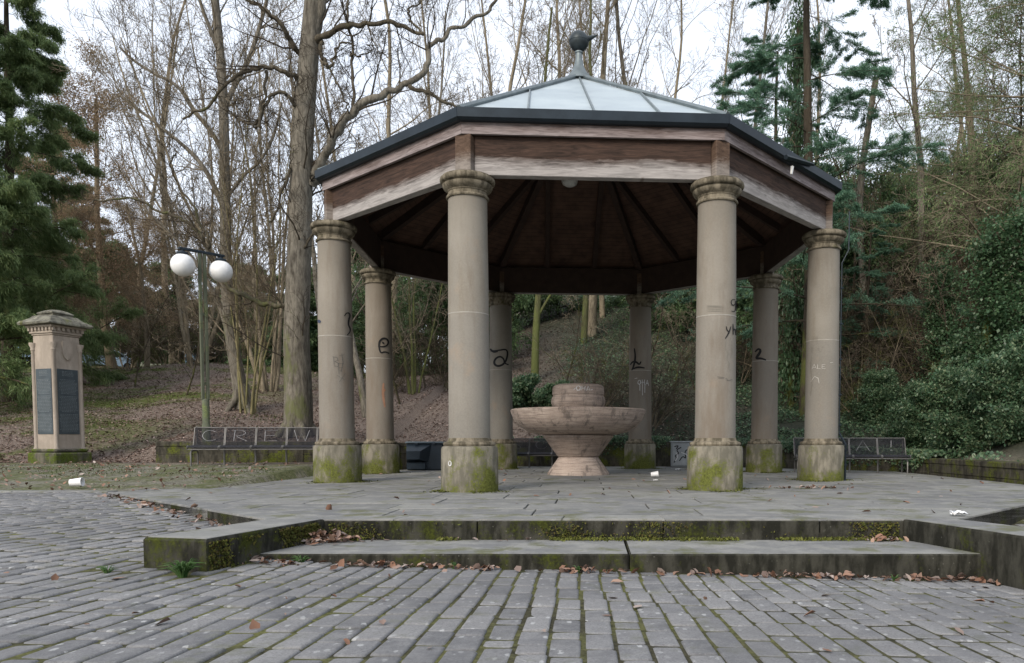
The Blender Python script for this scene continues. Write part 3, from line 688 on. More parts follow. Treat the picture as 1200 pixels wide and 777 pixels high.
# ================================================================== FOUNTAIN
FC = (-.035, 1.0, 0)
M_PORPH = Mt('pink_fountain_stone', .8, .3); _v = M_PORPH.vary(); _n = M_PORPH.noise(2.2, 6, .65, _v); _f = M_PORPH.noise(34, 6, .75, _v); _l = M_PORPH.noise(5, 6, .7, M_PORPH.scale(_v, (.35, .35, 6)))
_c = M_PORPH.mix(M_PORPH.mr(_n, .3, .7), (.31, .238, .195), (.50, .41, .345)); _c = M_PORPH.mix(M_PORPH.mr(_l, .47, .58, 0, .7), _c, (.19, .150, .130)); _c = M_PORPH.mix(M_PORPH.mr(_f, .45, .7, 0, .6), _c, (.47, .40, .35))
_c = M_PORPH.mix(M_PORPH.mr(M_PORPH.noise(4, 5, .7, M_PORPH.scale(_v, (1, 1, .25), (5, 1, 2))), .54, .64, 0, .7), _c, (.10, .085, .075)); M_PORPH.col(_c); M_PORPH.bump(_f, .5, .01); M_PORPH = M_PORPH.m
fo = empty('fountain', FC, 0, 'pinkish stone bowl fountain standing dry in the middle of the pavilion', 'fountain')
MB().lathe([(.735, -.02), (.73, .04), (.465, .415)], 48).build('foot', M_PORPH, fo, True)
MB().lathe([(.47, .42), (.50, .44), (.80, .86), (.83, .875), (.83, .925), (.80, .935)], 48).build('stem', M_PORPH, fo, True)
MB().lathe([(.70, .937), (.92, .945), (1.16, 1.0), (1.38, 1.13), (1.52, 1.30), (1.585, 1.46), (1.592, 1.505), (1.56, 1.53), (1.47, 1.525), (1.40, 1.40), (1.0, 1.22), (.5, 1.18), (.0, 1.17)], 64, cap=False).build('bowl', M_PORPH, fo, True)
dr = MB().lathe([(.50, 1.20), (.53, 1.48), (.59, 1.56), (.635, 1.66), (.64, 1.74), (.62, 1.81), (.598, 1.84), (.598, 1.86), (.612, 1.87), (.605, 2.04), (.58, 2.08), (.50, 2.11), (.44, 2.11), (.42, 2.0), (.0, 1.98)], 48, cap=False).build('drum', M_PORPH, fo, True)
MB().box(-1.59*0-.006, -1.60, .95, .006, -1.0, .951).build('bowl_seam', M_INK, fo) if False else None
S7 = lambda *p: cr(p, 580, 400, 4.317)
round_graffiti(dr, FC, .612, [S7((418, 226), (412, 236), (418, 248), (430, 246), (432, 230), (422, 224)), S7((440, 226), (438, 248)), S7((455, 226), (454, 248)), S7((438, 238), (455, 236)), S7((462, 250), (470, 226), (478, 248), (462, 240)), S7((408, 236), (400, 246)), S7((484, 246), (492, 242))], M_WPAINT, 1.3, smooth=0, rz=0)

# ================================================================== BENCHES
M_MESH = m_plain('dark_coated_wire', (.050, .050, .058), .5, .5, .2, 6)
M_TUBE = m_plain('grey_bench_tube', (.16, .155, .15), .5, .5, .25, 6)
M_CHALK = m_plain('chalk_marks', (.24, .24, .25), .8)
M_CHALK2 = m_plain('faint_chalk_marks', (.14, .14, .15), .8)
GLY = {'C': [[(.9, .85), (.6, 1), (.25, .9), (.05, .5), (.25, .1), (.6, 0), (.95, .15)]],
       'R': [[(.1, 0), (.15, 1)], [(.0, .95), (.6, 1), (.9, .75), (.6, .5), (.15, .48), (.95, 0)]],
       'E': [[(.9, 1), (.1, .95), (.1, 0), (.9, .05)], [(.1, .5), (.75, .52)]],
       'W': [[(0, 1), (.25, 0), (.5, .7), (.75, 0), (1, 1)]],
       'A': [[(0, 0), (.5, 1), (.95, 0)], [(.2, .35), (.8, .35)]],
       '!': [[(.52, 1), (.48, .35)], [(.40, .04), (.56, .0), (.5, .12), (.4, .04)]],
       'S': [[(.85, .85), (.5, 1), (.15, .8), (.5, .5), (.85, .2), (.5, 0), (.1, .15)]]}
BU = .68
def back_pt(s, t):      # t 0 at the seat, 1 at the top of the back (seat runs t<0)
    prof = [(-1.0, (-.40, .36)), (-.93, (-.42, .41)), (-.75, (-.36, .445)), (-.3, (-.12, .42)), (0, (-.01, .45)), (.12, (.02, .50)), (1.0, (.13, .86))]
    for (t0, p0), (t1, p1) in zip(prof[:-1], prof[1:]):
        if t <= t1 or t1 == 1.0:
            k = (t-t0)/(t1-t0); return (s, p0[0]+(p1[0]-p0[0])*k, p0[1]+(p1[1]-p0[1])*k)
def bench(loc, rz, n, letters, label, chalk=M_CHALK):
    b = empty('bench', loc, rz, label, 'bench', 'wire mesh benches round the pavilion')
    TS = (-1.0, -.93, -.75, -.3, 0, .12, .55, 1.0)
    for i in range(n):
        x0 = i*BU+.012; x1 = (i+1)*BU-.012
        for nm, ts in (('seat', [t for t in TS if t <= 0]), ('backrest', [t for t in TS if t >= 0])):
            mb = MB()
            for q in range(24):
                x = x0+(x1-x0)*(q+.5)/24; mb.tube([back_pt(x, t) for t in ts], .0058, 4, False)
            L0, L1 = ts[0], ts[-1]; m = 15 if nm == 'seat' else 15
            for q in range(m+1):
                t = L0+(L1-L0)*q/m; a = back_pt(x0, t); c = back_pt(x1, t); mb.tube([a, c], .0058, 4, False)
            p = mb.build(nm, M_MESH, b)
            MB().tube([back_pt(x0, t) for t in ts], .013, 6).tube([back_pt(x1, t) for t in ts], .013, 6).tube([back_pt(x0, ts[-1] if nm == 'backrest' else ts[0]), back_pt(x1, ts[-1] if nm == 'backrest' else ts[0])], .013, 6).build('rim', M_TUBE, p)
            if nm == 'backrest' and letters[i:i+1].strip():
                g = MB()
                for st in GLY[letters[i]]:
                    P = [(x0+.15+px*.34, .24+pz*.62) for px, pz in st]
                    def mp(s, t):
                        q_ = back_pt(s, t); return (q_[0], q_[1]-.014, q_[2])
                    ribbon(g, smooth_path(P, 1) if letters[i] in 'CRS' else P, .015, mp)
                g.build('chalk_letter', chalk, p)
    MB().tube([(.0, -.02, .395), (n*BU, -.02, .395)], .028, 8).build('crossbar', M_TUBE, b)
    for i in range(n+1):
        x = min(max(i*BU, .05), n*BU-.05); m = MB()
        if i in (0, n):
            m.tube([(x, -.30, -.04), (x, -.30, .27), (x, -.27, .315), (x, -.22, .33), (x, .08, .33), (x, .13, .31), (x, .16, .27), (x, .16, -.04)], .019, 8)
            m.tube([(x, .12, .88), (x, .16, .83), (x, .13, .50), (x, .08, .41), (x, -.02, .395)], .015, 6)
        else:
            m.tube([(x, -.02, -.04), (x, -.02, .40)], .024, 8)
        m.build('leg', M_TUBE, b, True)
    return b
bench((-8.85, .45, .24), math.radians(9), 5, 'CREW ', 'wire mesh bench with chalk letters on its backs, beside the double globe lamp')
bench((5.35, 2.12, -.0), math.radians(-6), 4, '  A!', 'wire mesh bench before the ivy bank, chalked with a letter A and an exclamation mark')
bench((-2.25, 5.65, 0), 0, 4, 'SCE ', 'wire mesh bench behind the stone fountain bowl, faint chalk letters on it', M_CHALK2)

# ------------------------------------------------------------------ grit bin
M_BIN = m_plain('dark_blue_plastic', (.020, .030, .042), .38, 0, .2, 4)
M_BINL = m_plain('grey_blue_lid_plastic', (.10, .13, .155), .5, 0, .2, 4)
gb = empty('grit_bin', (-4.25, 3.9, 0), math.radians(4), 'dark blue plastic grit bin with a bulging front hood beside the mossy wall', 'grit bin')
MB().box(-.48, -.36, 0, .50, .38, .72, .03).build('body', M_BIN, gb)
hood = MB(); hood.add([(-.44, -.60, .30), (-.10, -.60, .30), (-.07, -.60, .52), (-.44, -.60, .52), (-.47, -.355, .22), (.10, -.355, .22), (.20, -.355, .70), (-.47, -.355, .70)],
    [(0, 1, 2, 3), (4, 7, 6, 5), (0, 4, 5, 1), (1, 5, 6, 2), (2, 6, 7, 3), (3, 7, 4, 0)]); hood.build('hood', M_BIN, gb)
MB().box(-.51, -.40, .722, .53, .41, .775, .02).build('lid', M_BINL, gb)
MB().box(-.40, -.50, .02, .05, -.365, .20, .02).build('foot_step', M_BIN, gb)
for x in (-.2, .25): MB().box(x-.05, -.43, .69, x+.05, -.405, .74, .005).build('hinge', M_BIN, gb)

# ------------------------------------------------------------------ utility cabinet with scribbles
M_CAB = m_plain('pale_grey_cabinet', (.33, .35, .36), .6, 0, .15, 6)
cb = empty('utility_cabinet', (2.98, 5.75, 0), 0, 'pale grey utility cabinet scribbled with black and white tags behind the column', 'cabinet')
MB().box(-.32, -.16, .03, .32, .18, .74, .015).build('body', M_CAB, cb); MB().box(-.35, -.19, .742, .35, .21, .785, .012).build('roof', M_CAB, cb)
MB().box(-.29, -.18, .06, .29, -.163, .71, .006).build('door', M_CAB, cb)
g = MB()
for st in ([(-.26, .15), (-.18, .28), (-.24, .36), (-.10, .42), (-.20, .52), (-.05, .60)], [(-.1, .2), (.0, .35), (.1, .25), (.05, .5), (.2, .55)], [(-.25, .62), (-.12, .66), (-.2, .55)]): ribbon(g, smooth_path(st), .03, lambda a, b: (a, -.184, b))
g.build('scribble', M_INK, cb)
g = MB()
for st in ([(-.22, .2), (-.14, .34), (-.2, .44)], [(-.05, .45), (.1, .4), (.18, .3)]): ribbon(g, smooth_path(st), .025, lambda a, b: (a, -.187, b))
g.build('scribble', M_WPAINT, cb)

# ------------------------------------------------------------------ memorial pillar on the left
mz = Hs(-12.6, 1.5)-.02
mon = empty('memorial_pillar', (-12.62, 1.5, mz), math.radians(-19), 'square stone memorial pillar with mossy scaled cap and dark inscription plaques', 'monument')
M_MON = m_moss_stone('memorial_sandstone', (.46, .39, .325), .20, 1.02, (.11, .12, .03), (.25, .22, .18), None, .4)
M_MONROOF = m_moss_stone('lichened_cap_stone', (.26, .25, .20), .46, .98, (.14, .15, .03), (.085, .082, .07))
M_PLAQ = m_plain('dark_slate_plaque', (.062, .078, .088), .5, .1, .2, 5)
M_LET = m_plain('worn_plaque_lettering', (.16, .18, .19), .6)
M_BASE = m_moss_stone('mossy_base_stone', (.17, .155, .12), .50, .86, (.085, .11, .02), (.05, .05, .04))
a = .33
MB().box(-.47, -.47, -.2, .47, .47, .24, .03).build('base', M_BASE, mon); MB().box(-.42, -.42, .242, .42, .42, .33, .03).build('base_step', M_BASE, mon)
MB().box(-a, -a, .252, a, a, 3.02, .012).build('shaft', M_MON, mon)
for z0, z1, e in ((3.022, 3.06, .02), (3.062, 3.12, .05), (3.20, 3.25, .10)): MB().box(-a-e, -a-e, z0, a+e, a+e, z1, .008).build('cornice', M_MON, mon)
d = MB(); d.box(-a-.03, -a-.03, 3.12, a+.03, a+.03, 3.20)
for i in range(7):
    t = -a-.02+i*(2*a+.04)/6
    for M_ in (lambda x, y, z: (x, y, z), lambda x, y, z: (-y, x, z), lambda x, y, z: (-x, -y, z), lambda x, y, z: (y, -x, z)): d.box(t-.03, -a-.085, 3.125, t+.03, -a-.02, 3.198, M=M_)
d.build('dentils', M_MON, mon)
r = MB(); st = [(3.252, .50), (3.262, .54), (3.30, .545), (3.34, .50), (3.39, .44), (3.44, .37), (3.49, .30), (3.50, .24), (3.53, .245), (3.55, .275), (3.58, .27), (3.62, .17), (3.655, .06), (3.66, .03)]
vs = []; fs = []
for z, e in st:
    for q_ in range(16):
        s_ = q_//4; t_ = (q_ % 4)/4*2-1; c_ = [(t_, -1), (1, t_), (-t_, 1), (-1, -t_)][s_]; jit = .012*math.sin(q_*7.1+z*40)
        vs.append((c_[0]*(e+jit), c_[1]*(e+jit), z+jit*.6))
for i in range(len(st)-1):
    for q_ in range(16): fs.append((i*16+q_, i*16+(q_+1) % 16, (i+1)*16+(q_+1) % 16, (i+1)*16+q_))
fs.append(tuple(range(16))[::-1]); fs.append(tuple((len(st)-1)*16+q_ for q_ in range(16))); r.add(vs, fs); r.build('cap', M_MONROOF, mon)
for sx, sy in ((-1, -1), (1, -1), (1, 1), (-1, 1)):
    MB().lathe([(.065, .25), (.065, .34), (.045, .37), (.045, 2.66), (.06, 2.68), (.05, 2.72), (.085, 2.80), (.085, 2.85)], 16, (sx*(a+.0), sy*(a+.0), 0)).build('corner_column', M_MON, mon, True)
for M_ in (lambda x, y, z: (x, y, z), lambda x, y, z: (-y, x, z)):
    p = MB().box(-a+.075, -a-.014, .68, a-.075, -a+.01, 2.23, .004, M=M_).build('plaque', M_PLAQ, mon)
    t = MB(); rl = random.Random(2)
    for i in range(44):
        z = 2.17-i*.033
        if i in (4, 5, 17, 30): continue
        w_ = .235*(rl.uniform(.72, 1) if i > 5 else .6); x = -w_
        while x < w_-.02: l = rl.uniform(.02, .055); t.box(x, -a-.0165, z, min(x+l, w_), -a-.0135, z+.013, M=M_); x += l+.014
    t.build('inscription', M_LET, p)
sh = MB(); pts = [(-.12, 2.90), (.12, 2.90), (.125, 2.62), (.07, 2.50), (0, 2.44), (-.07, 2.50), (-.125, 2.62)]
Mx = lambda x, y, z: (a+.035-y, x, z)
vs = [Mx(x+.0, 0 if k == 0 else .05, z) for k in (0, 1) for x, z in pts]; n_ = len(pts)
sh.add(vs, [tuple(range(n_)), tuple(range(n_, 2*n_))[::-1]]+[(i, (i+1) % n_, n_+(i+1) % n_, n_+i) for i in range(n_)]); sh.build('shield', M_MON, mon)

# ------------------------------------------------------------------ double globe lamp
lz = Hs(-9.33, 2.1)-.1
la = math.atan2(.75, .62)
lamp = empty('street_lamp', (-9.36, 2.1, lz), la, 'twin post park lamp with two white globes hanging from its crossbar', 'street lamp')
M_POLE = m_moss_stone('algae_green_paint', (.15, .165, .115), .5, .95, (.14, .17, .07), (.10, .11, .08)); hh = 5.42-lz
MB().lathe([(.10, -.3), (.10, .5), (.085, .52), (.085, 1.12), (.07, 1.14)], 16).build('base_pole', M_POLE, lamp, True)
for s_ in (-1, 1): MB().box(s_*.062-.034, -.034, 1.12, s_*.062+.034, .034, hh, .006).build('post', M_POLE, lamp)
MB().box(-.028, -.02, 1.5, .028, .02, 1.56).box(-.028, -.02, 3.2, .028, .02, 3.26).build('spacer', M_POLE, lamp)
MB().box(-.55, -.045, hh+.002, .55, .045, hh+.062, .008).build('crossbar', M_GUT, lamp)
M_GLOBE = Mt('white_globe', .25, .5); _n = M_GLOBE.noise(3, 5, .6); M_GLOBE.col(M_GLOBE.mix(M_GLOBE.mr(_n, .45, .7), (.86, .86, .86), (.70, .71, .71))); M_GLOBE = M_GLOBE.m
for s_ in (-1, 1):
    g = MB().lathe([(.02, -.272)]+[(.275*math.sin(t), -.275*math.cos(t)) for t in np.linspace(.15, 2.72, 18)], 32, (s_*.46, 0, hh-.36), cap=True).build('globe', M_GLOBE, lamp, True)
    MB().lathe([(.13, -.01), (.14, .03), (.12, .07), (.05, .09), (.05, .12)], 20, (s_*.46, 0, hh-.119)).build('socket', M_GUT, g, True)

# ------------------------------------------------------------------ litter
def cup(loc, rz, tilt, L, label):
    o = MB().lathe([(.0, 0), (L*.26, 0), (L*.28, .01), (L*.36, L*.9), (L*.38, L*.92), (L*.38, L*.95), (L*.34, L*.95), (L*.25, .02), (0, .015)], 20, cap=False).build('cup', M_CUP, None, True)
    o.location = loc; o.rotation_euler = (0, tilt, rz); return tag(o, label, 'cup', 'dropped white cups')
M_CUP = m_plain('white_paper', (.80, .80, .80), .5, 0, .04)
def g3(x, y, dz=0): return (x, y, Hs(x, y)+dz)
_c = cup((-8.35, -4.45, Hs(-8.35, -4.4)+.075), math.radians(8), math.radians(86), .20, 'white cup lying on the kerb strip left of the platform')
cup((1.56, -.55, .066), math.radians(-5), math.radians(84), .17, 'white cup lying on the platform right of the fountain')
def crumple(loc, s, seed, label):
    rg = random.Random(seed); vs = []; n = 7
    for i in range(n):
        for j in range(n): vs.append(((i/(n-1)-.5)*s+rg.uniform(-.1, .1)*s, (j/(n-1)-.5)*s*.7+rg.uniform(-.1, .1)*s, rg.uniform(0, .32)*s))
    m = MB(); m.add(vs, [(i*n+j, (i+1)*n+j, (i+1)*n+j+1, i*n+j+1) for i in range(n-1) for j in range(n-1)]); o = m.build('paper_scrap', M_CUP, None, True); o.location = loc
    return tag(o, label, 'litter')
crumple((4.18, -8.98, .008), .17, 1, 'crumpled white tissue on the front right edge of the platform')
crumple((2.62, 3.6, .005), .16, 2, 'small white tissue on the platform near the utility cabinet')
crumple((3.98, -4.25, .005), .12, 5, 'scrap of white paper in the dead leaves by the front right columns')
crumple((1.55, -8.6 if False else -1.9, .004), .09, 9, 'tiny torn paper scrap on the slabs in front of the fallen cup')

def leaf_mesh(name, P, seed, smin, smax, mat, flat=.6, parent=None):
    """curled dead leaves: five-sided folded blades, each an island"""
    rg = np.random.default_rng(seed); n = len(P); A = rnd_dirs(rg, n); A[:, 2] *= (1-flat)*.8; A /= np.linalg.norm(A, axis=1, keepdims=True)
    N = rnd_dirs(rg, n)*.6*(1-flat*.5)+np.array([0, 0, 1.0]); B = np.cross(N, A); B /= np.linalg.norm(B, axis=1, keepdims=True); U = np.cross(A, B)
    L = rg.uniform(smin, smax, n)[:, None]; W = L*rg.uniform(.45, .75, n)[:, None]; c = rg.uniform(-.1, .45, n)[:, None]*L
    P = np.asarray(P)
    V = np.stack([P-A*L*.5, P-A*L*.1+B*W*.5+U*c*.6, P+A*L*.3+B*W*.33+U*c, P+A*L*.55+U*c*.5, P+A*L*.3-B*W*.33+U*c, P-A*L*.1-B*W*.5+U*c*.6], 1)
    F = np.arange(n)[:, None, None]*6+np.array([[0, 1, 2, 3], [0, 3, 4, 5]])[None]
    return link(name, np_mesh(name, V.reshape(-1, 3), F.reshape(-1, 4)), mat, parent)
M_DEAD = m_leaf('dead_leaves', (0.115, 0.063, 0.040), (0.276, 0.149, 0.098), (0.380, 0.253, 0.190), (0.184, 0.138, 0.121), (0.483, 0.402, 0.356), rough=.7)
rg = np.random.default_rng(11); P = []
def pile(cx, cy, z, sx, sy, n, h):
    x = rg.normal(cx, sx, n); y = rg.normal(cy, sy, n); r_ = np.exp(-((x-cx)/sx)**2/1.5); P.extend(zip(x, y, z+.012+rg.random(n)*h*r_))
pile(-2.42, -9.48, -.212, .24, .07, 150, .10); pile(-2.5, -9.6, -.212, .12, .12, 40, .03)
pile(-2.66, -10.42, -.30, .16, .06, 70, .06)
for i in range(34):
    cx = rg.uniform(-2.6, 3.9); cy = -10.36-abs(rg.normal(0, .03)); pile(cx, cy, float(flat_z(np.array([cx]), np.array([cy]))[0]), .10, .022, int(rg.integers(2, 11)), .02)
for cx in (1.95, 2.5, 3.1, 3.55, 3.95): pile(cx, -10.39, float(flat_z(np.array([cx]), np.array([-10.4]))[0]), .12, .035, 22, .04)
pile(3.2, -9.42, -.212, .10, .04, 26, .03); pile(3.9, -4.35, 0.0, .28, .07, 60, .02); pile(-.6, -9.42, -.212, .3, .02, 6, .01)
for t in np.linspace(0, 1, 26):       # along the left edge of the platform
    cx = -3.3-3.6*t; cy = -9.08+3.4*t-.12; pile(cx, cy, Hs(cx-.1, cy-.1), .10, .06, int(rg.integers(2, 9)), .02)
x = rg.uniform(-15, -6.4, 900); y = rg.uniform(-4.9, 1.1, 900); P.extend(zip(x, y, H(x, y)+.004))
x = rg.uniform(-6, 8, 90); y = rg.uniform(-9.2, 6, 90); P.extend(zip(x, y, np.full(90, .010)))
x = rg.uniform(-9, 6, 60); y = rg.uniform(-13, -10.5, 60); P.extend(zip(x, y, flat_z(x, y)+.010))
tag(leaf_mesh('fallen_leaves', P, 1, .035, .105, M_DEAD, .45), 'curled brown dead leaves blown against the steps and kerbs', 'leaves', kind='stuff')
# specks of pale grit on the setts and slabs
# ------------------------------------------------------------------ slope litter and grass (stuff)
def on_slope(n, x0, x1, y0, y1, rg, keep):
    x = rg.uniform(x0, x1, n); y = y0+(y1-y0)*rg.random(n)**1.6; s = sdist(x, y); k = keep(x, y, s); x, y = x[k], y[k]; return x, y, H(x, y)
rg = np.random.default_rng(21)
ivy_line = lambda x, y: x+.16*y+2.2*np.sin(y*.45)+1.2*np.sin(x*.9+1)
x, y, z = on_slope(150000, -32, 9, 1.2, 34, rg, lambda x, y, s: ((s > .5) | ((s > .05) & (x < -10.2))) & (ivy_line(x, y) < 5.5+rg.normal(0, 1.2, len(x))))
M_SLEAF = m_leaf('slope_leaf_litter', (0.092, 0.058, 0.045), (0.210, 0.137, 0.107), (0.328, 0.233, 0.185), (0.145, 0.099, 0.078), (0.525, 0.401, 0.347), rough=.8)
tag(leaf_mesh('leaf_litter', np.stack([x, y, z-.013], -1), 3, .035, .09, M_SLEAF, .82), 'brown leaf litter covering the slope behind the benches', 'leaf litter', kind='stuff')
M_GRASS = m_leaf('grass_blades', (.035, .055, .012), (.07, .10, .025), (.12, .14, .05), rough=.7, trans=.35)
def gband(x, y): return np.sin(y*.55+.18*x)+.6*np.sin(x*.8+y*.3)+.4*np.sin(x*2.1-y*1.3)
x, y, z = on_slope(130000, -44, -5, -1, 36, rg, lambda x, y, s: ((s > .1) & (x < -9.0) & (gband(x, y)+(-x-14)*.12+rg.normal(0, .4, len(x)) > .65)) | ((s > .1) & (y > 15.5) & (y < 18.5) & (x < -12)) | ((y > 25) & (x < -11)))
x2 = rg.uniform(-15, -6.2, 9000); y2 = rg.uniform(-4.8, 1.2, 9000); k = (gband(x2*2, y2*2) > .6); x2, y2 = x2[k], y2[k]
x = np.r_[x, x2]; y = np.r_[y, y2]; z = np.r_[z, H(x2, y2)]; n = len(x)
A = rg.normal(0, .45, (n, 3)); A[:, 2] = 1; L = rg.uniform(.03, .085, n)
L[:] = np.where(y < 1.2, L*.45, L)
V, F = leaves_np(np.stack([x, y, z+L*.3-.02], -1), A, rnd_dirs(rg, n), L, .012+.1*L)
tag(link('grass', np_mesh('grass', V, F), M_GRASS), 'short winter grass in patches on the left slope', 'grass', kind='stuff')
def tuft(loc, n, h, spread, label, seed, mat=M_GRASS, name='grass_tuft'):
    rg = np.random.default_rng(seed); pol = []
    for i in range(n):
        a_ = rg.uniform(0, 2*PI); l = h*rg.uniform(.6, 1.1); sp = rg.uniform(.2, 1)*spread; dx, dy = math.cos(a_)*sp, math.sin(a_)*sp
        pts = [(dx*.15, dy*.15, 0), (dx*.35, dy*.35, l*.5), (dx*.75, dy*.75, l*.85), (dx*1.25, dy*1.25, l*.8)]; pol.append((pts, [.005, .005, .0035, .001]))
    V, F = tubes_np(pol, lambda r: 3); o = link(name, np_mesh(name, V, F), mat); o.location = loc; return tag(o, label, 'grass tuft')
M_GREEN = m_leaf('fresh_grass', (.04, .10, .02), (.08, .17, .045), (.13, .20, .08), rough=.6, trans=.35)
tuft(g3(-2.98, -11.06, -.02), 90, .16, .15, 'lush green grass tuft at the front corner of the left side block', 1, M_GREEN)
tuft(g3(-3.62, -11.0, -.02), 22, .08, .08, 'small grass sprig on the setts just left of the side block', 2, M_GREEN)
tuft(g3(-.95, -10.36, -.02), 20, .09, .05, 'little green weed at the foot of the lower step, left of centre', 3, M_GREEN)
tuft(g3(-2.3, -10.36, -.02), 26, .09, .08, 'green weed growing in the dead leaves by the left side block', 4, M_GREEN)
tuft(g3(.15, -10.36, -.02), 18, .08, .05, 'little green weed at the step foot just left of the step joint', 5, M_GREEN)
tuft(g3(2.95, -10.37, -.02), 16, .07, .05, 'little green weed at the right end of the lower step foot', 6, M_GREEN)
# moss cushions and weeds in the angle between tread and riser
rg = np.random.default_rng(31); n = 2600; x = rg.uniform(-2.3, 3.4, n); y = -9.335-np.abs(rg.normal(0, .045, n)); dens = (np.sin(x*2.3)+np.sin(x*5.1+1)+.6*(x-.5) > -.6); x, y = x[dens], y[dens]; n = len(x)
V, F = leaves_np(np.stack([x, y, -.208+rg.random(n)*.022], -1), rnd_dirs(rg, n)+[0, 0, .8], rnd_dirs(rg, n), rg.uniform(.02, .05, n), rg.uniform(.012, .03, n))
M_MOSSL = m_leaf('moss_cushion', (.05, .06, .012), (.11, .125, .022), (.17, .17, .04), rough=.9)
tag(link('step_moss', np_mesh('step_moss', V, F), M_MOSSL), 'yellow green moss lining the back of the lower step', 'moss', kind='stuff')
rg = np.random.default_rng(32); n = 5200; t = rg.random(n); hz = rg.random(n); yb = -10.9+1.6*t; xb = -2.862+.40*t+.004
den = np.sin(t*9+1)+.6*np.sin(t*23)+.5*np.sin(hz*6+t*5) ; k = (den+rg.normal(0, .35, n) > .35); t, hz, yb, xb = t[k], hz[k], yb[k], xb[k]; gz_ = np.where(yb > -10.27, -.212, -.33); Pa = np.stack([xb+rg.random(len(xb))*.018, yb, gz_+(-.015-gz_)*hz*.95], -1)
n = 5200; x = rg.uniform(-2.4, 3.4, n); hz = rg.random(n); k = (np.sin(x*2.3+.4)+.7*np.sin(x*5.7+2)+.4*np.sin(hz*5+x*3)+rg.normal(0, .4, n) > .75); x, hz = x[k], hz[k]; Pb = np.stack([x, -9.327-rg.random(len(x))*.014, -.20+.17*hz], -1)
Pc = np.concatenate([Pa, Pb]); n = len(Pc); V, F = leaves_np(Pc, rnd_dirs(rg, n)-[0, 0, .4], rnd_dirs(rg, n), rg.uniform(.015, .04, n), rg.uniform(.01, .022, n))
M_MOSSD = m_leaf('riser_moss', (.045, .052, .012), (.085, .10, .018), (.15, .14, .03), (.07, .045, .02), rough=.95)
tag(link('riser_moss', np_mesh('riser_moss', V, F), M_MOSSD), 'dark green and rusty moss on the side block and step faces', 'moss', kind='stuff')
rg = np.random.default_rng(33); Pm = []
for k in range(8):
    cx, cy = wcol(k); m = 900; t = rg.uniform(0, 2*PI, m); r_ = .45+np.abs(rg.normal(0, .09+.10*(rg.random(m) < .3), m)); ok = np.sin(t*3+k*2)+np.sin(t*7+k)*.5+rg.normal(0, .3, m) > .1
    Pm.append(np.stack([cx+r_*np.cos(t), cy+r_*np.sin(t), np.full(m, .004)+rg.random(m)*.018*np.exp(-(r_-.45)*10)], -1)[ok])
Pm = np.concatenate(Pm); n = len(Pm); V, F = leaves_np(Pm, rnd_dirs(rg, n)*[1, 1, .4], rnd_dirs(rg, n)*.5+[0, 0, 1], rg.uniform(.02, .05, n), rg.uniform(.015, .04, n))
tag(link('plinth_moss', np_mesh('plinth_moss', V, F), M_MOSSL), 'moss spreading on the slabs round the column plinths', 'moss', kind='stuff')

# ================================================================== TREES AND SHRUBS
M_BARK = m_bark('grey_brown_bark', (.060, .052, .042), (.27, .245, .20), .02, (.13,.14,.06))
M_BARKP = m_bark('pinkish_brown_bark', (.135, .112, .080), (.37, .315, .225), .0)
M_TWIG = m_bark('light_twig_bark', (.12, .098, .070), (.31, .26, .185), .0)
M_LIMB = m_bark('dark_mossy_limb_bark', (.05, .042, .032), (.15, .13, .095), .3, (.09, .10, .035))
M_TWIGM = m_bark('brown_scrub_twig_bark', (.055, .044, .034), (.135, .11, .085), .1)
M_TWIGD = m_bark('dark_twig_bark', (.040, .032, .024), (.095, .078, .058), .1)
M_MOSSBARK = m_bark('green_mossy_bark', (.065, .066, .036), (.165, .165, .075), .4, (.13, .15, .05))
M_YELBARK = m_bark('yellow_green_stem_bark', (.12, .105, .055), (.31, .27, .15), .15, (.2, .19, .08))
def perp(d, rg):
    v = Vector((rg.gauss(0, 1), rg.gauss(0, 1), rg.gauss(0, 1))); v = v-d*v.dot(d); return v.normalized()
def polyline(p, d, L, r0, r1, nseg, wob, trop, rg):
    pts = [tuple(p)]; rad = [r0]; d = d.copy(); p = p.copy(); ds = [d.copy()]
    for i in range(nseg):
        d = (d+perp(d, rg)*wob*rg.random()+Vector((0, 0, trop))).normalized(); p = p+d*(L/nseg); pts.append(tuple(p)); rad.append(r0+(r1-r0)*((i+1)/nseg)**.8); ds.append(d.copy())
    return pts, rad, ds
def grow(out, p, d, L, r, lvl, P, rg):
    ns, wob, trop = P['seg'][lvl], P['wob'][lvl], P['trop'][lvl]
    pts, rad, ds = polyline(p, d, L, r, r*P['tip'][lvl], ns, wob, trop, rg); out.setdefault(lvl, []).append((pts, rad))
    if lvl+1 >= len(P['seg']): return
    n = max(1, int(round(P['kids'][lvl]*rg.uniform(.8, 1.2)))); t0 = P['start'][lvl]
    for i in range(n):
        t = t0+(1-t0)*(i+rg.random())/n; k = min(ns-1, int(t*ns)); f = t*ns-k
        q = Vector(pts[k]).lerp(Vector(pts[k+1]), f); dd = ds[k+1 if f > .5 else k]; ang = math.radians(rg.uniform(*P['ang'][lvl])); nd = (dd*math.cos(ang)+perp(dd, rg)*math.sin(ang))
        if P.get('flat'): nd.z *= P['flat']
        nd.z += P.get('lift', 0); nd.normalize()
        rl = rad[k]+(rad[k+1]-rad[k])*f
        grow(out, q, nd, L*P['ratio'][lvl]*rg.uniform(.7, 1.15)*(1-P.get('shape', .45)*(t-t0)/(1-t0+1e-6)), rl*P['rr'][lvl]*rg.uniform(.75, 1.1), lvl+1, P, rg)
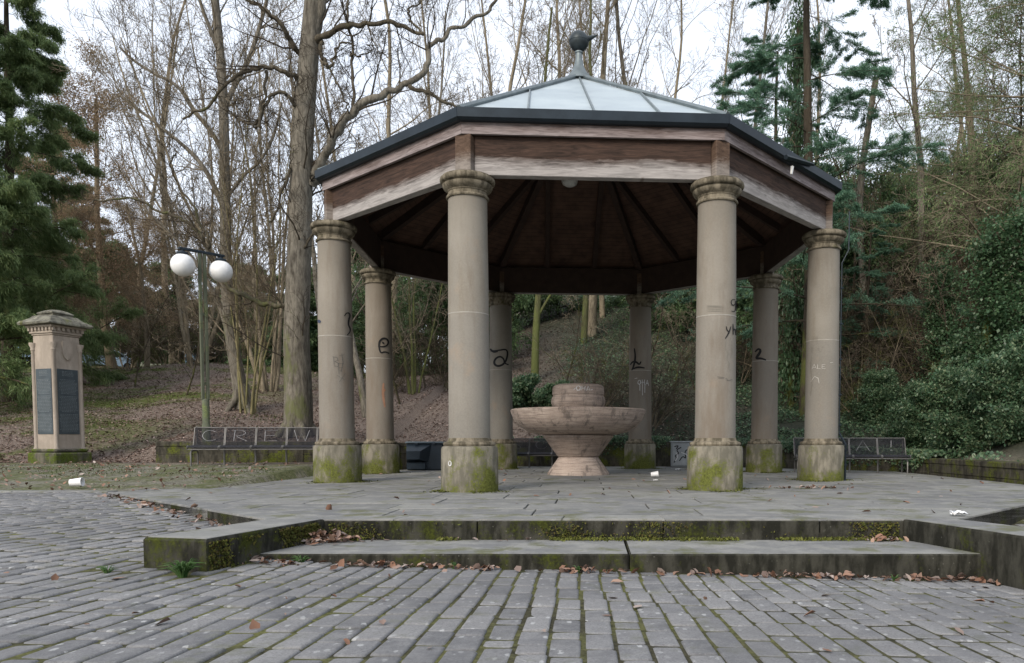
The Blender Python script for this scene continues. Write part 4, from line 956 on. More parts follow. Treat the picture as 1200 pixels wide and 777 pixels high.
BARE = dict(seg=(14, 8, 5, 4, 3), wob=(.10, .30, .40, .45, .5), trop=(.02, .07, .07, .05, .03), tip=(.25, .3, .3, .35, .4), kids=(15, 7, 6, 4), start=(.28, .2, .15, .15),
            ang=((28, 55), (28, 60), (25, 60), (25, 60)), ratio=(.34, .48, .46, .5), rr=(.42, .55, .5, .55), shape=.5, lift=.05)
def split_tree(out, name, loc, label, cat, bark, twig, group=None, thick=(0, 1), rz=0.0, minr=.0065):
    t = empty(name, loc, rz, label, cat, group)
    a = sum((out.get(l, []) for l in thick), []); b = sum((v for l, v in out.items() if l not in thick), [])
    fix = lambda lst: [(p, [max(x, minr) for x in r]) for p, r in lst]
    V, F = tubes_np(fix(a), lambda r: 12 if r > .15 else (7 if r > .05 else 5)); link('trunk', np_mesh('trunk', V, F), bark, t, True)
    if b: V, F = tubes_np(fix(b), lambda r: 4 if r > .02 else 3); link('crown', np_mesh('crown', V, F), twig, t)
    return t
def bare_tree(u, dd, h, r, seed, label, group=None, bark=None, twig=None, P=None, lean=(0, 0), name='bare_tree', **over):
    rg = random.Random(seed); P = dict(P or BARE); P.update(over); out = {}
    x = x_at(u, dd); y = dd+CY; z = Hs(x, y)-.15
    grow(out, Vector((0, 0, 0)), Vector((lean[0], lean[1], 1)).normalized(), h, r, 0, P, rg)
    V0 = [(0, 0, -.3)];
    return split_tree(out, name, (x, y, z), label, 'tree', bark or M_BARK, twig or M_TWIG, group)
def again(t, u, dd, label, s=1.0, rz=0.0, group=None):
    c = copy_tree(t); x = x_at(u, dd); y = dd+CY; c.location = (x, y, Hs(x, y)-.15); c.scale = (s, s, s*random.Random(int(u*7)).uniform(.92, 1.1)); c.rotation_euler = (0, 0, rz); c['label'] = label
    if group: c['group'] = group
    return c
def root_flare(mb, r, rg, n=6):
    for i in range(n):
        a = 2*PI*i/n+rg.uniform(-.3, .3); mb.append(([(math.cos(a)*r*.35, math.sin(a)*r*.35, r*2.6), (math.cos(a)*r*.75, math.sin(a)*r*.75, r*.9), (math.cos(a)*r*1.5, math.sin(a)*r*1.5, 0), (math.cos(a)*r*2.3, math.sin(a)*r*2.3, -.35)], [r*.45, r*.42, r*.3, r*.12]))

# --- the big tree just behind the left bench: limbs surveyed from the photo at its own distance
def hero():
    rg = random.Random(77); D = 20.3; y = D+CY; bx = x_at(350, D); bz = Hs(bx, y)
    def L(u, v, dy=0): p = at_y(u, v, y+dy); return (p[0]-bx, p[1]-y, p[2]-bz)
    thick = []; arms = []; out = {}
    def limb(pts, r0, r1, kids=8, kl=1.6, lvl=2):
        big = r0 > .3
        if not big: r0, r1 = r0*.80, r1*.8
        n = len(pts); P = [L(*p) for p in pts]; P = smooth_path(P, 2)
        if not big: P = [P[0]]+[tuple(c+rg.gauss(0, .035) for c in q) for q in P[1:]]
        P = [tuple(q) for q in smooth_path(P, 1)]; m = len(P); rad = [(r0+(r1-r0)*(i/(m-1))**.8)*(1 if big else rg.uniform(.88, 1.14)) for i in range(m)]
        (thick if big or r0 > .13 else arms).append((P, rad))
        for i in range(kids):
            t = rg.uniform(.15, 1); k = min(m-2, int(t*(m-1))); d = (Vector(P[k+1])-Vector(P[k])).normalized(); ang = math.radians(rg.uniform(30, 75)); nd = (d*math.cos(ang)+perp(d, rg)*math.sin(ang)); nd.z += .25; nd.normalize()
            grow(out, Vector(P[k]), nd, kl*rg.uniform(.7, 1.5), min(.028, rad[k]*.42), lvl, HP, rg)
    HP = dict(seg=(8, 8, 6, 5, 4), wob=(.1, .3, .5, .5, .5), trop=(.02, .05, .05, .04, .03), tip=(.3,)*5, kids=(9, 7, 7, 5), start=(.2,)*4, ang=((30, 60),)*4, ratio=(.4, .5, .5, .5), rr=(.5,)*4, shape=.4)
    limb([(349, 512), (350, 480), (349, 440), (347, 400), (349, 340), (352, 270), (353, 200), (356, 140), (360, 90), (364, 40), (370, -20), (374, -90), (380, -170)], .40, .19, 14, 2.4)
    limb([(364, 60), (374, 20), (382, -30), (396, -90), (408, -160)], .20, .10, 8, 2.2)
    # the bough sweeping right over the pavilion eave
    limb([(366, 215, 0), (374, 192, -.2), (388, 165, -.3), (405, 142, -.4), (430, 119, -.5), (460, 106, -.4), (482, 96, -.4), (502, 82, -.3), (502, 55, -.2), (518, 42, -.2), (545, 30, 0), (575, 10, 0), (592, -14, .1), (622, -34, .2), (660, -48, .3)], .17, .02, 14, 1.4)
    limb([(480, 101, -.4), (498, 107, -.5), (515, 117, -.5), (530, 124, -.5), (552, 128, -.4), (575, 122, -.3), (598, 130, -.2)], .08, .012, 7, .7)
    limb([(412, 135, -.4), (414, 95, -.3), (412, 60, -.3), (408, 20, -.2), (404, -20, 0)], .055, .03, 8, 1.1)
    limb([(411, 62, -.3), (422, 68, -.4), (436, 60, -.4), (430, 50, -.4), (442, 54, -.4)], .03, .012, 6, .6)
    limb([(368, 52), (385, 36, -.3), (410, 30, -.5), (440, 27, -.6), (470, 30, -.5), (497, 40, -.5)], .11, .05, 9, 1.0)
    limb([(495, 40, -.5), (480, 25, -.5), (477, 12, -.4), (492, 4, -.4), (500, -12, -.4)], .04, .02, 6, .8)
    limb([(374, 45), (378, 70, -.4), (386, 80, -.5), (393, 68, -.5), (394, 52, -.4), (410, 52, -.4)], .075, .02, 8, .8)
    limb([(386, 80, -.5), (396, 100, -.5), (406, 118, -.5), (408, 130, -.5)], .035, .02, 5, .7)
    # left side arms
    limb([(352, 62), (338, 42, -.3), (322, 18, -.5), (300, 5, -.5), (276, -8, -.4)], .10, .045, 10, 1.5)
    limb([(352, 96), (340, 86, -.4), (318, 79, -.6), (292, 80, -.7), (270, 93, -.7), (252, 118, -.6), (232, 132, -.6), (215, 140, -.5)], .085, .03, 12, 1.3)
    limb([(352, 132), (340, 112, -.4), (326, 106, -.5), (312, 118, -.5), (305, 140, -.4), (298, 148, -.4)], .07, .035, 6, .9)
    limb([(312, 84, -.6), (310, 112, -.6), (304, 140, -.6), (308, 152, -.6), (292, 146, -.6), (272, 136, -.5), (262, 122, -.5), (250, 104, -.5)], .05, .02, 10, .9)
    limb([(344, 170), (338, 205, -.3), (330, 235, -.3), (316, 262, -.2)], .06, .03, 8, 1.3)
    limb([(351, 355), (335, 358, -.1), (315, 357, -.1), (290, 350, 0), (272, 340, .1), (255, 318, .2), (243, 290, .3), (232, 270, .3), (215, 258, .3), (196, 250, .4), (172, 238, .4), (150, 232, .5), (110, 236, .5)], .095, .028, 18, 1.3)
    limb([(243, 290, .3), (246, 276, .3), (232, 262, .3), (226, 240, .3), (210, 220, .3), (200, 195, .4), (205, 180, .4)], .055, .022, 10, 1.2)
    limb([(351, 300), (362, 285, -.3), (368, 262, -.4), (374, 240, -.4)], .05, .02, 5, .8)
    root_flare(thick, .32, rg, 7)
    t = empty('bare_tree', (bx, y, bz), 0, 'tall thick grey trunked bare tree with a bough arching over the pavilion roof', 'tree')
    V, F = tubes_np(thick, lambda r: 14 if r > .15 else 8); link('trunk', np_mesh('trunk', V, F), M_BARK, t, True)
    V, F = tubes_np(arms, lambda r: 8); link('limbs', np_mesh('limbs', V, F), M_LIMB, t, True)
    b = sum(out.values(), []); b = [(p, [max(x, .004) for x in r]) for p, r in b]; V, F = tubes_np(b, lambda r: 4 if r > .02 else 3); link('crown', np_mesh('crown', V, F), M_TWIGD, t)
hero()

# --- many-stemmed coppice tree left of it
def coppice(u, dd, stems, seed, label, h0=11, bark=None, twig=None, spread=.22, P=None, r=.07, flare=.22, ivy=0):
    rg = random.Random(seed); x = x_at(u, dd); y = dd+CY; out = {}; P = dict(P or COPP)
    for i in range(stems):
        a = 2*PI*i/stems+rg.uniform(-.3, .3); sp = rg.uniform(.25, 1)*spread; d = Vector((math.cos(a)*sp, math.sin(a)*sp, 1)).normalized()
        grow(out, Vector((math.cos(a)*flare, math.sin(a)*flare, -.1)), d, h0*rg.uniform(.6, 1.1), r*rg.uniform(.6, 1.2), 0, P, rg)
    return split_tree(out, 'bare_tree', (x, y, Hs(x, y)-.1), label, 'tree', bark or M_BARK, twig or M_TWIG, None, (0,))
COPP = dict(seg=(12, 6, 5, 4), wob=(.12, .3, .4, .5), trop=(.03, .10, .06, .04), tip=(.22, .3, .3, .3), kids=(13, 6, 5), start=(.2, .15, .15), ang=((22, 48), (25, 55), (25, 60)), ratio=(.27, .45, .5), rr=(.5, .5, .55), shape=.4)
# its stout ivy-dark butt with the main upright trunk and the two leaning limbs
def second():
    rg = random.Random(5); D = 25.4; y = D+CY; bx = x_at(285, D); bz = Hs(bx, y)
    def L(u, v, dy=0): p = at_y(u, v, y+dy); return (p[0]-bx, p[1]-y, p[2]-bz)
    thick = []; out = {}
    HP = dict(seg=(8, 8, 6, 5, 4), wob=(.1, .25, .3, .4, .5), trop=(.02, .06, .09, .06, .03), tip=(.3,)*5, kids=(9, 7, 7, 5), start=(.2,)*4, ang=((30, 50),)*4, ratio=(.4, .5, .5, .5), rr=(.5,)*4, shape=.4)
    def limb(pts, r0, r1, kids=8, kl=1.6):
        P = [tuple(q) for q in smooth_path([L(*p) for p in pts], 2)]; m = len(P); rad = [r0+(r1-r0)*(i/(m-1))**.8 for i in range(m)]; thick.append((P, rad))
        for i in range(kids):
            t = rg.uniform(.25, 1); k = min(m-2, int(t*(m-1))); d = (Vector(P[k+1])-Vector(P[k])).normalized(); ang = math.radians(rg.uniform(25, 60)); nd = (d*math.cos(ang)+perp(d, rg)*math.sin(ang)); nd.z += .2; nd.normalize()
            grow(out, Vector(P[k]), nd, kl*rg.uniform(.6, 1.3), min(.03, max(.012, rad[k]*.4)), 2, HP, rg)
    limb([(284, 480), (280, 445), (274, 415), (268, 375), (265, 320), (264, 250), (263, 180), (262, 120), (258, 60), (252, 0), (244, -70)], .25, .11, 16, 2.6)
    limb([(270, 400), (262, 370), (252, 345), (240, 325), (225, 300), (195, 268), (165, 240)], .12, .03, 10, 2.0)
    limb([(264, 250), (250, 215), (235, 190), (215, 170), (190, 150), (165, 130), (140, 112)], .10, .03, 12, 2.0)
    limb([(263, 180), (245, 150), (225, 128), (210, 100), (178, 85), (155, 70), (140, 55)], .09, .03, 14, 2.2)
    limb([(262, 130), (275, 100), (292, 70), (305, 30), (318, -20)], .10, .05, 10, 2.2)
    limb([(258, 60), (240, 20), (225, -30)], .08, .04, 8, 2.2)
    limb([(264, 235), (285, 205), (305, 190), (322, 160), (330, 120)], .06, .03, 8, 1.6)
    root_flare(thick, .30, rg, 6)
    t = empty('bare_tree', (bx, y, bz), 0, 'dark ivy based bare tree with wide spreading limbs, left of the thickest trunk', 'tree')
    V, F = tubes_np(thick, lambda r: 12 if r > .12 else 7); link('trunk', np_mesh('trunk', V, F), M_BARK, t, True)
    b = [(p, [max(x, .005) for x in r]) for p, r in sum(out.values(), [])]; V, F = tubes_np(b, lambda r: 4 if r > .02 else 3); link('crown', np_mesh('crown', V, F), M_TWIG, t)
second()
coppice(291, 24.8, 9, 3, 'clump of thin yellow green upright stems beside the dark ivy based trunk', 12, M_YELBARK, M_TWIG, .11, r=.038, flare=.22)
coppice(318, 30, 6, 14, 'slender many stemmed bare tree between the lamp and the thickest trunk', 13, M_BARKP, M_TWIG, .22, r=.085)
coppice(232, 34, 7, 8, 'many stemmed bare tree behind the lamp, its twigs fanning out to the left', 14, M_BARKP, M_TWIG, .42, r=.10)
coppice(486, 30.5, 4, 6, 'mossy yellow green stems on the slope, seen between the left columns', 11, M_MOSSBARK, M_TWIG, .14, r=.06, flare=.16)
bare_tree(430, 25.5, 11, .13, 21, 'leaning dark trunk between the two left columns', lean=(-.16, .1), bark=M_BARK)
T3 = bare_tree(627, 31.5, 15, .17, 22, 'green mossy trunk on the slope behind the fountain, its left arm low', bark=M_MOSSBARK, start=(.15, .2, .15, .15))
bare_tree(684, 37, 17, .17, 23, 'green mossy trunk, the thinner of the pair up the slope behind the fountain', bark=M_MOSSBARK)
T4 = bare_tree(694, 38.5, 20, .27, 24, 'stout grey trunk, the thicker of the pair up the slope behind the fountain', bark=M_BARKP)
# --- the wood behind the roof
WG = 'bare trees of the wood on the slope behind the pavilion'
TA = bare_tree(462, 38, 20, .21, 31, 'curving pinkish bare trunk rising just left of the front left column', WG, M_BARKP, M_TWIG, lean=(-.10, 0), wob=(.16, .3, .4, .45, .5))
TB = bare_tree(556, 36, 21, .17, 32, 'straight bare tree above the left corner of the zinc roof', WG, M_BARKP, M_TWIG, ang=((18, 38), (25, 50), (25, 60), (25, 60)), lift=.15)
TCX = bare_tree(760, 40, 22, .19, 33, 'forked bare tree above the right half of the zinc roof', WG, M_BARK, M_TWIG, ang=((18, 36), (25, 50), (25, 60), (25, 60)), lift=.18, start=(.38, .2, .15, .15))
TD = bare_tree(600, 44, 21, .15, 34, 'slim bare tree seen left of the roof finial', WG, M_BARKP, M_TWIG, ang=((14, 30), (20, 45), (25, 60), (25, 60)), lift=.2)
again(TB, 706, 42, 'slim bare tree seen right of the roof finial', .95, 2.0)
again(TD, 512, 45, 'pale bare tree between the curving trunk and the roof corner', 1.05, 1.0)
again(TD, 820, 46, 'straight pale bare tree right of the forked one, above the roof slope', 1.0, 2.6)
again(TCX, 868, 48, 'bare tree standing just left of the dark cedar', 1.0, 1.3)
again(TA, 655, 50, 'faint bare tree far up the slope behind the roof finial', 1.1, 3.0)
again(TB, 425, 48, 'faint bare tree between the thickest trunk and the curving one', 1.1, 4.0)
again(TCX, 380, 44, 'bare tree directly behind the thickest trunk', 1.0, 5.0)
again(TA, 205, 46, 'bare tree left of the lamp with a fan of fine twigs', 1.05, 2.3)
again(TD, 330, 52, 'far slim bare tree left of the thickest trunk', 1.1, 5.2)
again(TB, 160, 44, 'bare tree behind the brown leaved shrub at the left', .95, .7)
again(TD, 960, 50, 'faint bare tree behind the dark cedar', 1.05, .4)
again(TB, 1135, 46, 'bare tree between the ivy clad trunk and the right hand larch', 1.0, 3.3)
again(TCX, 480, 56, 'farthest bare tree on the left skyline behind the roof edge', 1.1, 2.9)
again(TA, 790, 56, 'farthest bare tree on the skyline above the roof slope', 1.1, .2)
TE = bare_tree(1082, 30, 17, .18, 35, 'tall bare tree standing alone against the sky right of the cedar', None, M_BARK, M_TWIG, kids=(9, 7, 6, 4), start=(.35, .2, .15, .15))
bare_tree(1017, 31, 11, .15, 36, 'broken topped grey trunk between the cedar and the tall bare tree', None, M_BARK, M_TWIG, kids=(4, 4, 4, 3), start=(.5, .2, .2, .2), tip=(.8, .3, .3, .3, .3), ratio=(.18, .4, .4, .4))
# thin saplings and scrub stems on the slope
SG = 'thin saplings on the ivy slope'
SP = dict(BARE); SP.update(seg=(10, 6, 4, 3), wob=(.2, .35, .4, .5), trop=(.0, .03, .03, .0), tip=(.25, .3, .3, .4), kids=(12, 6, 4), start=(.15, .15, .15), ang=((35, 75), (30, 70), (30, 60)), ratio=(.42, .45, .5), rr=(.55, .55, .6), lift=.0)
S0 = bare_tree(742, 27.5, 5.5, .045, 41, 'arching thin sapling right behind the back right column', SG, M_TWIGD, M_TWIG, P=SP, lean=(.4, -.2), name='sapling')
for i, (u, dd, l_) in enumerate(((655, 28, 'twiggy sapling on the slope just above the fountain drum'), (790, 27, 'twiggy sapling between the back right and front right columns'), (815, 30, 'sapling leaning behind the front right column'),
        (915, 28, 'sapling just left of the far right column shaft'), (1005, 26, 'thin pale sapling to the right of the right column'), (1045, 27, 'thin sapling arching over the right bench'), (1100, 24, 'pale branching sapling among the ivy shrubs'),
        (1150, 22, 'pale sapling in front of the right hand larch'), (500, 32, 'twiggy sapling in the gap left of the front left column'), (470, 28, 'thin sapling right of the far left column'), (220, 28, 'thin sapling behind the lamp post'), (160, 31, 'thin sapling right of the memorial pillar'),
        (1180, 26, 'rightmost thin sapling at the edge of the ivy slope'), (1120, 30, 'taller scrubby sapling between the tall bare tree and the larch'), (1165, 28, 'taller scrubby sapling in front of the larch trunk'), (1060, 31, 'taller scrubby sapling beside the tall bare tree'),
        (985, 30, 'taller scrubby sapling right of the roof corner'), (1200, 33, 'taller scrubby sapling at the right edge behind the ivy stump'))):
    again(S0, u, dd, l_, .8+.06*(i % 5)+(.9 if l_.startswith('taller') else 0), i*1.9)

# bare arching scrub bushes
def scrub():
    rg = random.Random(91); P = dict(seg=(8, 5, 4, 3), wob=(.22, .35, .45, .5), trop=(-.06, -.02, .0, .0), tip=(.25, .3, .3, .4), kids=(8, 6, 4), start=(.15, .1, .1), ang=((25, 60), (30, 70), (30, 60)), ratio=(.45, .45, .5), rr=(.6, .6, .6), shape=.3)
    out = {}
    for i in range(16):
        a = rg.uniform(0, 6.28); sp = rg.uniform(.1, .9); grow(out, Vector((math.cos(a)*.2, math.sin(a)*.2, -.1)), Vector((math.cos(a)*sp, math.sin(a)*sp, 1)).normalized(), rg.uniform(1.6, 3.2), .022, 0, P, rg)
    x = x_at(760, 25.5); y = 25.5+CY
    return split_tree(out, 'bare_shrub', (x, y, Hs(x, y)-.1), 'tangle of bare arching twigs between the back right column and the front right column', 'shrub', M_TWIG, M_TWIGM, None, (0,), 0, .005)
Q1 = scrub()
for i, (u, dd, s, l_) in enumerate(((700, 27, .9, 'tangle of bare twigs on the bank just right of the fountain drum'), (1010, 24.5, 1.0, 'tangle of bare twigs on the bank above the bench with the letter A'), (1045, 27, 1.3, 'larger tangle of bare twigs below the tall bare tree'), (1085, 25, 1.1, 'tangle of pale bare twigs above the right end of the wall ivy'),
        (985, 28, 1.4, 'tangle of bare twigs just right of the right column'), (925, 30, 1.3, 'tangle of bare twigs between the far right and right columns'), (860, 31, 1.2, 'tangle of bare twigs behind the front right column shaft'), (1125, 29, 1.7, 'tall bare tangle in front of the larch trunk'), (1170, 27, 1.6, 'tall bare tangle at the right edge under the larch'),
        (520, 33, 1.0, 'tangle of bare twigs low in the gap left of the fountain'), (455, 31, .9, 'tangle of bare twigs just right of the far left column'), (200, 40, 1.5, 'tangle of brown twigs below the brown leaved trees'), (150, 42, 1.6, 'tangle of brown twigs on the crest left of the lamp'), (250, 41, 1.5, 'tangle of brown twigs on the crest right of the lamp'),
        (1060, 33, 1.9, 'high bare tangle on the slope right of the tall bare tree'), (1000, 35, 1.8, 'high bare tangle on the slope left of the tall bare tree'), (1150, 35, 2.1, 'highest bare tangle on the slope behind the larch'))):
    c = again(Q1, u, dd, l_, s, i*1.3)

# ------------------------------------------------------------------ evergreens
M_YEW = m_leaf('yew_needles', (0.084, 0.136, 0.054), (0.162, 0.235, 0.093), (0.263, 0.323, 0.137), rough=.6, trans=.35)
M_CEDAR = m_leaf('cedar_needles', (0.064, 0.144, 0.090), (0.133, 0.254, 0.165), (0.216, 0.339, 0.217), rough=.6, trans=.35)
M_DKGR = m_leaf('dark_evergreen_leaves', (0.057, 0.100, 0.047), (0.112, 0.181, 0.082), (0.186, 0.259, 0.108), rough=.5, trans=.35)
M_IVY = m_leaf('ivy_leaves', (0.040, 0.087, 0.045), (0.081, 0.157, 0.082), (0.146, 0.235, 0.121), (0.270, 0.314, 0.186), rough=.42, spec=.5, trans=.35)
M_SHRUB = m_leaf('bright_shrub_leaves', (0.042, 0.094, 0.042), (0.082, 0.159, 0.072), (0.141, 0.206, 0.107), rough=.45, spec=.5, trans=.35)
M_BROWNL = m_leaf('retained_brown_leaves', (0.166, 0.116, 0.072), (0.300, 0.218, 0.138), (0.436, 0.311, 0.202), (0.241, 0.186, 0.106), rough=.8, trans=.35)
def foliage(P, D, rg, size, w, spread, per, droop=0.0):
    """sprays of small blades round each twig point P with twig direction D"""
    n = len(P)*per; C = np.repeat(P, per, 0)+rg.normal(0, spread, (n, 3))*[1, 1, .7]; A = np.repeat(D, per, 0)+rg.normal(0, .55, (n, 3)); A[:, 2] -= droop
    N = rg.normal(0, .5, (n, 3)); N[:, 2] += 1; L = rg.uniform(.6, 1.3, n)*size
    return leaves_np(C, A, N, L, L*w, .15)
def collect(polys, step=1):
    P = []; D = []
    for pts, _ in polys:
        a = np.array(pts); d = np.diff(a, axis=0); P.append((a[1:]+a[:-1])/2); D.append(d/(np.linalg.norm(d, axis=1, keepdims=True)+1e-9)); P.append(a[1:]); D.append(D[-1])
    return np.concatenate(P)[::step], np.concatenate(D)[::step]
def evergreen(u, dd, h, r, seed, label, name, P, leafmat, size, w, spread, per, droop, lv, bark=None, group=None, cat='tree', loc=None, start_dir=(0, 0, 1), step=1):
    rg = random.Random(seed); out = {}; x = x_at(u, dd); y = dd+CY
    grow(out, Vector((0, 0, 0)), Vector(start_dir), h, r, 0, P, rg); t = empty(name, (x, y, Hs(x, y)-.15), 0, label, cat, group)
    V, F = tubes_np([(p, [max(q, .006) for q in rr]) for l in out for p, rr in out[l]], lambda r: 10 if r > .1 else (5 if r > .02 else 3)); link('trunk', np_mesh('trunk', V, F), bark or M_TWIGD, t, True)
    nr = np.random.default_rng(seed); A, D = collect(sum((out[l] for l in lv), []), step); V, F = foliage(A, D, nr, size, w, spread, per, droop)
    link('crown', np_mesh('crown', V, F), leafmat, t); return t
YEW = dict(seg=(12, 8, 5, 4), wob=(.05, .2, .3, .4), trop=(.0, -.03, -.06, -.05), tip=(.2, .3, .3, .4), kids=(46, 9, 4), start=(.06, .15, .15), ang=((65, 95), (35, 65), (30, 60)), ratio=(.30, .40, .5), rr=(.22, .5, .5), shape=.72, flat=.75, lift=.12)
CED = dict(seg=(14, 9, 6, 3), wob=(.03, .12, .2, .3), trop=(.0, -.035, -.05, -.05), tip=(.25, .25, .3, .4), kids=(34, 12, 5), start=(.15, .15, .1), ang=((70, 100), (45, 75), (30, 60)), ratio=(.275, .34, .42), rr=(.20, .45, .5), shape=.5, flat=.22, lift=.06)
LAR = dict(seg=(16, 9, 6, 4), wob=(.03, .18, .3, .3), trop=(.0, -.02, -.12, -.12), tip=(.25, .25, .3, .4), kids=(80, 12, 7), start=(.10, .12, .1), ang=((60, 90), (40, 70), (30, 60)), ratio=(.30, .36, .5), rr=(.20, .45, .5), shape=.55, flat=.8, lift=.12)
# left edge
Y1 = evergreen(15, 29, 15.5, .30, 51, 'large green yew at the left edge of the picture', 'yew_tree', YEW, M_YEW, .19, .13, .11, 13, .75, (2, 3))
def again_e(t, u, dd, label, s, rz, sz=None):
    c = copy_tree(t); x = x_at(u, dd); y = dd+CY; c.location = (x, y, Hs(x, y)-.15); c.scale = (s, s, sz or s); c.rotation_euler = (0, 0, rz); c['label'] = label; return c
again_e(Y1, 70, 37, 'green yew behind the memorial pillar', .82, 2.0, .78)
again_e(Y1, -60, 26, 'yew whose boughs hang into the top left corner', 1.05, 4.0)
def near_bough():      # bough of the left yew reaching into the upper left corner is part of that yew's crown (copy above)
    pass
DARK = dict(YEW); DARK.update(kids=(36, 8, 4), shape=.5, start=(.03, .15, .15))
D1 = evergreen(120, 56, 9.0, .25, 52, 'dark evergreen on the crest, just right of the memorial pillar', 'dark_evergreen', DARK, M_DKGR, .30, .5, .20, 6, .2, (2, 3))
for i, (u, dd, s, l_) in enumerate(((30, 58, 1.0, 'dark evergreen on the crest behind the left parked car'), (75, 60, 1.1, 'dark evergreen on the crest between the two parked cars'), (165, 58, .95, 'dark evergreen on the crest, second to the right of the memorial pillar'),
        (215, 64, 1.0, 'dark evergreen on the crest behind the lamp posts'), (265, 66, 1.0, 'dark evergreen on the crest right of the lamp'), (-20, 54, 1.15, 'dark evergreen on the crest at the far left edge'),
        (330, 62, .9, 'dark evergreen on the crest left of the thickest trunk'), (400, 58, .8, 'dark evergreen seen in the gap between the left columns'), (352, 50, .8, 'dark evergreen behind the base of the thickest trunk'), (290, 56, .9, 'dark evergreen behind the yellow green stems'), (440, 54, 1.0, 'dark evergreen on the ridge seen left of the front left column'), (480, 60, 1.0, 'dark evergreen on the ridge behind the mossy yellow green stems'))):
    again_e(D1, u, dd, l_, s, i*1.7)
# brown-leaved hornbeam
BR = dict(BARE); BR.update(seg=(10, 7, 5, 4), kids=(26, 8, 6), start=(.1, .12, .12), ang=((35, 70), (30, 60), (30, 60)), ratio=(.42, .45, .5), rr=(.3, .5, .5), trop=(.02, .04, .04, .03), wob=(.1, .3, .4, .5), tip=(.3,)*4, shape=.5)
B1 = evergreen(135, 37, 12.5, .22, 53, 'broad tree still holding brown leaves, left of the lamp', 'brown_leaved_tree', BR, M_BROWNL, .09, .5, .24, 4, .1, (3,), bark=M_TWIG)
again_e(B1, 175, 35, 'brown twiggy tree low to the left of the lamp globes', .62, 3.9); again_e(B1, 205, 44, 'smaller brown leaved tree behind the lamp globes', .72, 2.2); again_e(B1, 80, 33, 'low brown leaved bush between the yew and the memorial pillar', .5, 1.0, .55)
again_e(B1, 300, 50, 'brown leaved tree low behind the yellow green stems', .55, 3.2)
# dark shrubs in the middle distance
BSH = dict(seg=(6, 6, 5, 3), wob=(.2, .3, .4, .4), trop=(.0, -.02, -.03, -.03), tip=(.4, .3, .3, .4), kids=(22, 8, 4), start=(.02, .1, .1), ang=((35, 95), (35, 65), (30, 60)), ratio=(.75, .45, .5), rr=(.4, .5, .5), shape=.25, lift=.1)
K1 = evergreen(540, 36, 4.6, .12, 54, 'dark evergreen shrub under the roof edge left of the fountain', 'evergreen_shrub', BSH, M_DKGR, .15, .42, .17, 8, .1, (2, 3), cat='shrub')
for i, (u, dd, s, l_) in enumerate(((470, 40, 1.25, 'dark evergreen shrub seen between the far left and front left columns'), (600, 42, 1.2, 'dark evergreen shrub high behind the mossy trunk'), (655, 44, 1.1, 'dark evergreen shrub between the mossy trunks'),
        (740, 44, 1.3, 'dark evergreen shrub high behind the back right column'), (800, 38, 1.3, 'dark evergreen shrub left of the front right column'), (880, 34, 1.4, 'dark evergreen shrub behind the far right column'),
        (430, 46, 1.2, 'dark evergreen shrub low between the left columns'), (960, 36, 1.2, 'dark evergreen shrub behind the right near column'), (1010, 33, 1.2, 'dark evergreen shrub left of the tall bare tree'),
        (1060, 36, 1.1, 'dark evergreen shrub at the foot of the tall bare tree'), (1140, 36, 1.1, 'dark evergreen shrub behind the larch trunk'), (1200, 32, 1.4, 'dark evergreen shrub at the right edge of the wood'), (940, 40, 1.6, 'tall dark evergreen shrub behind the cedar trunk'), (1035, 40, 1.5, 'tall dark evergreen shrub left of the foot of the tall bare tree'), (985, 37, 1.4, 'tall dark evergreen shrub between the cedar and the broken trunk'), (1105, 42, 1.5, 'tall dark evergreen shrub right of the tall bare tree'), (850, 42, 1.4, 'dark evergreen shrub high behind the front right column'))):
    again_e(K1, u, dd, l_, s*.82, i*2.3)
G1 = evergreen(606, 27.5, 1.0, .06, 55, 'green shrub on the bank just left of the fountain bowl', 'evergreen_shrub', BSH, M_IVY, .10, .6, .09, 8, .1, (2, 3), cat='shrub')
for i, (u, dd, s, l_) in enumerate(((648, 27, .9, 'green shrub on the bank behind the fountain drum'), (575, 28, .9, 'green shrub on the bank behind the back left column'))): again_e(G1, u, dd, l_, s, i*2+1)
# cedar and larch on the right
C1 = evergreen(944, 25.5, 17.5, .26, 56, 'dark blue green cedar with drooping tiers behind the right roof corner', 'cedar_tree', CED, M_CEDAR, .10, .18, .05, 13, .35, (2, 3), bark=M_TWIGD)
again_e(C1, 905, 34, 'smaller dark cedar half hidden behind the roof corner', .75, 2.1); again_e(C1, 1012, 26, 'low cedar with green boughs reaching over the right bench', .34, 4.0)
L1 = evergreen(1182, 24.5, 19, .30, 57, 'tall larch with drooping brown twigs and green tufts at the right edge', 'larch_tree', LAR, M_YEW, .10, .3, .12, 2, .6, (3,), bark=M_BARKP, step=2)
again_e(L1, 1250, 30, 'larch with drooping twigs partly outside the right edge', .95, 2.5); again_e(L1, 1105, 40, 'smaller larch behind the tall bare tree', .62, 1.2)
again_e(L1, 1000, 46, 'drooping brown larch up the slope behind the cedar boughs', .5, 2.2); again_e(L1, 1160, 38, 'drooping brown larch between the two ivy smothered stumps', .5, 4.4); again_e(L1, 1050, 52, 'small brown larch on the skyline left of the tall bare tree', .5, 5.4); again_e(L1, 1215, 44, 'brown larch high on the slope at the right edge', .6, .4); again_e(L1, 1140, 32, 'tall brown larch just left of the larch at the right edge', .82, 3.6); again_e(L1, 1225, 27, 'larch whose twigs hang in front of the right edge', .9, 5.1)
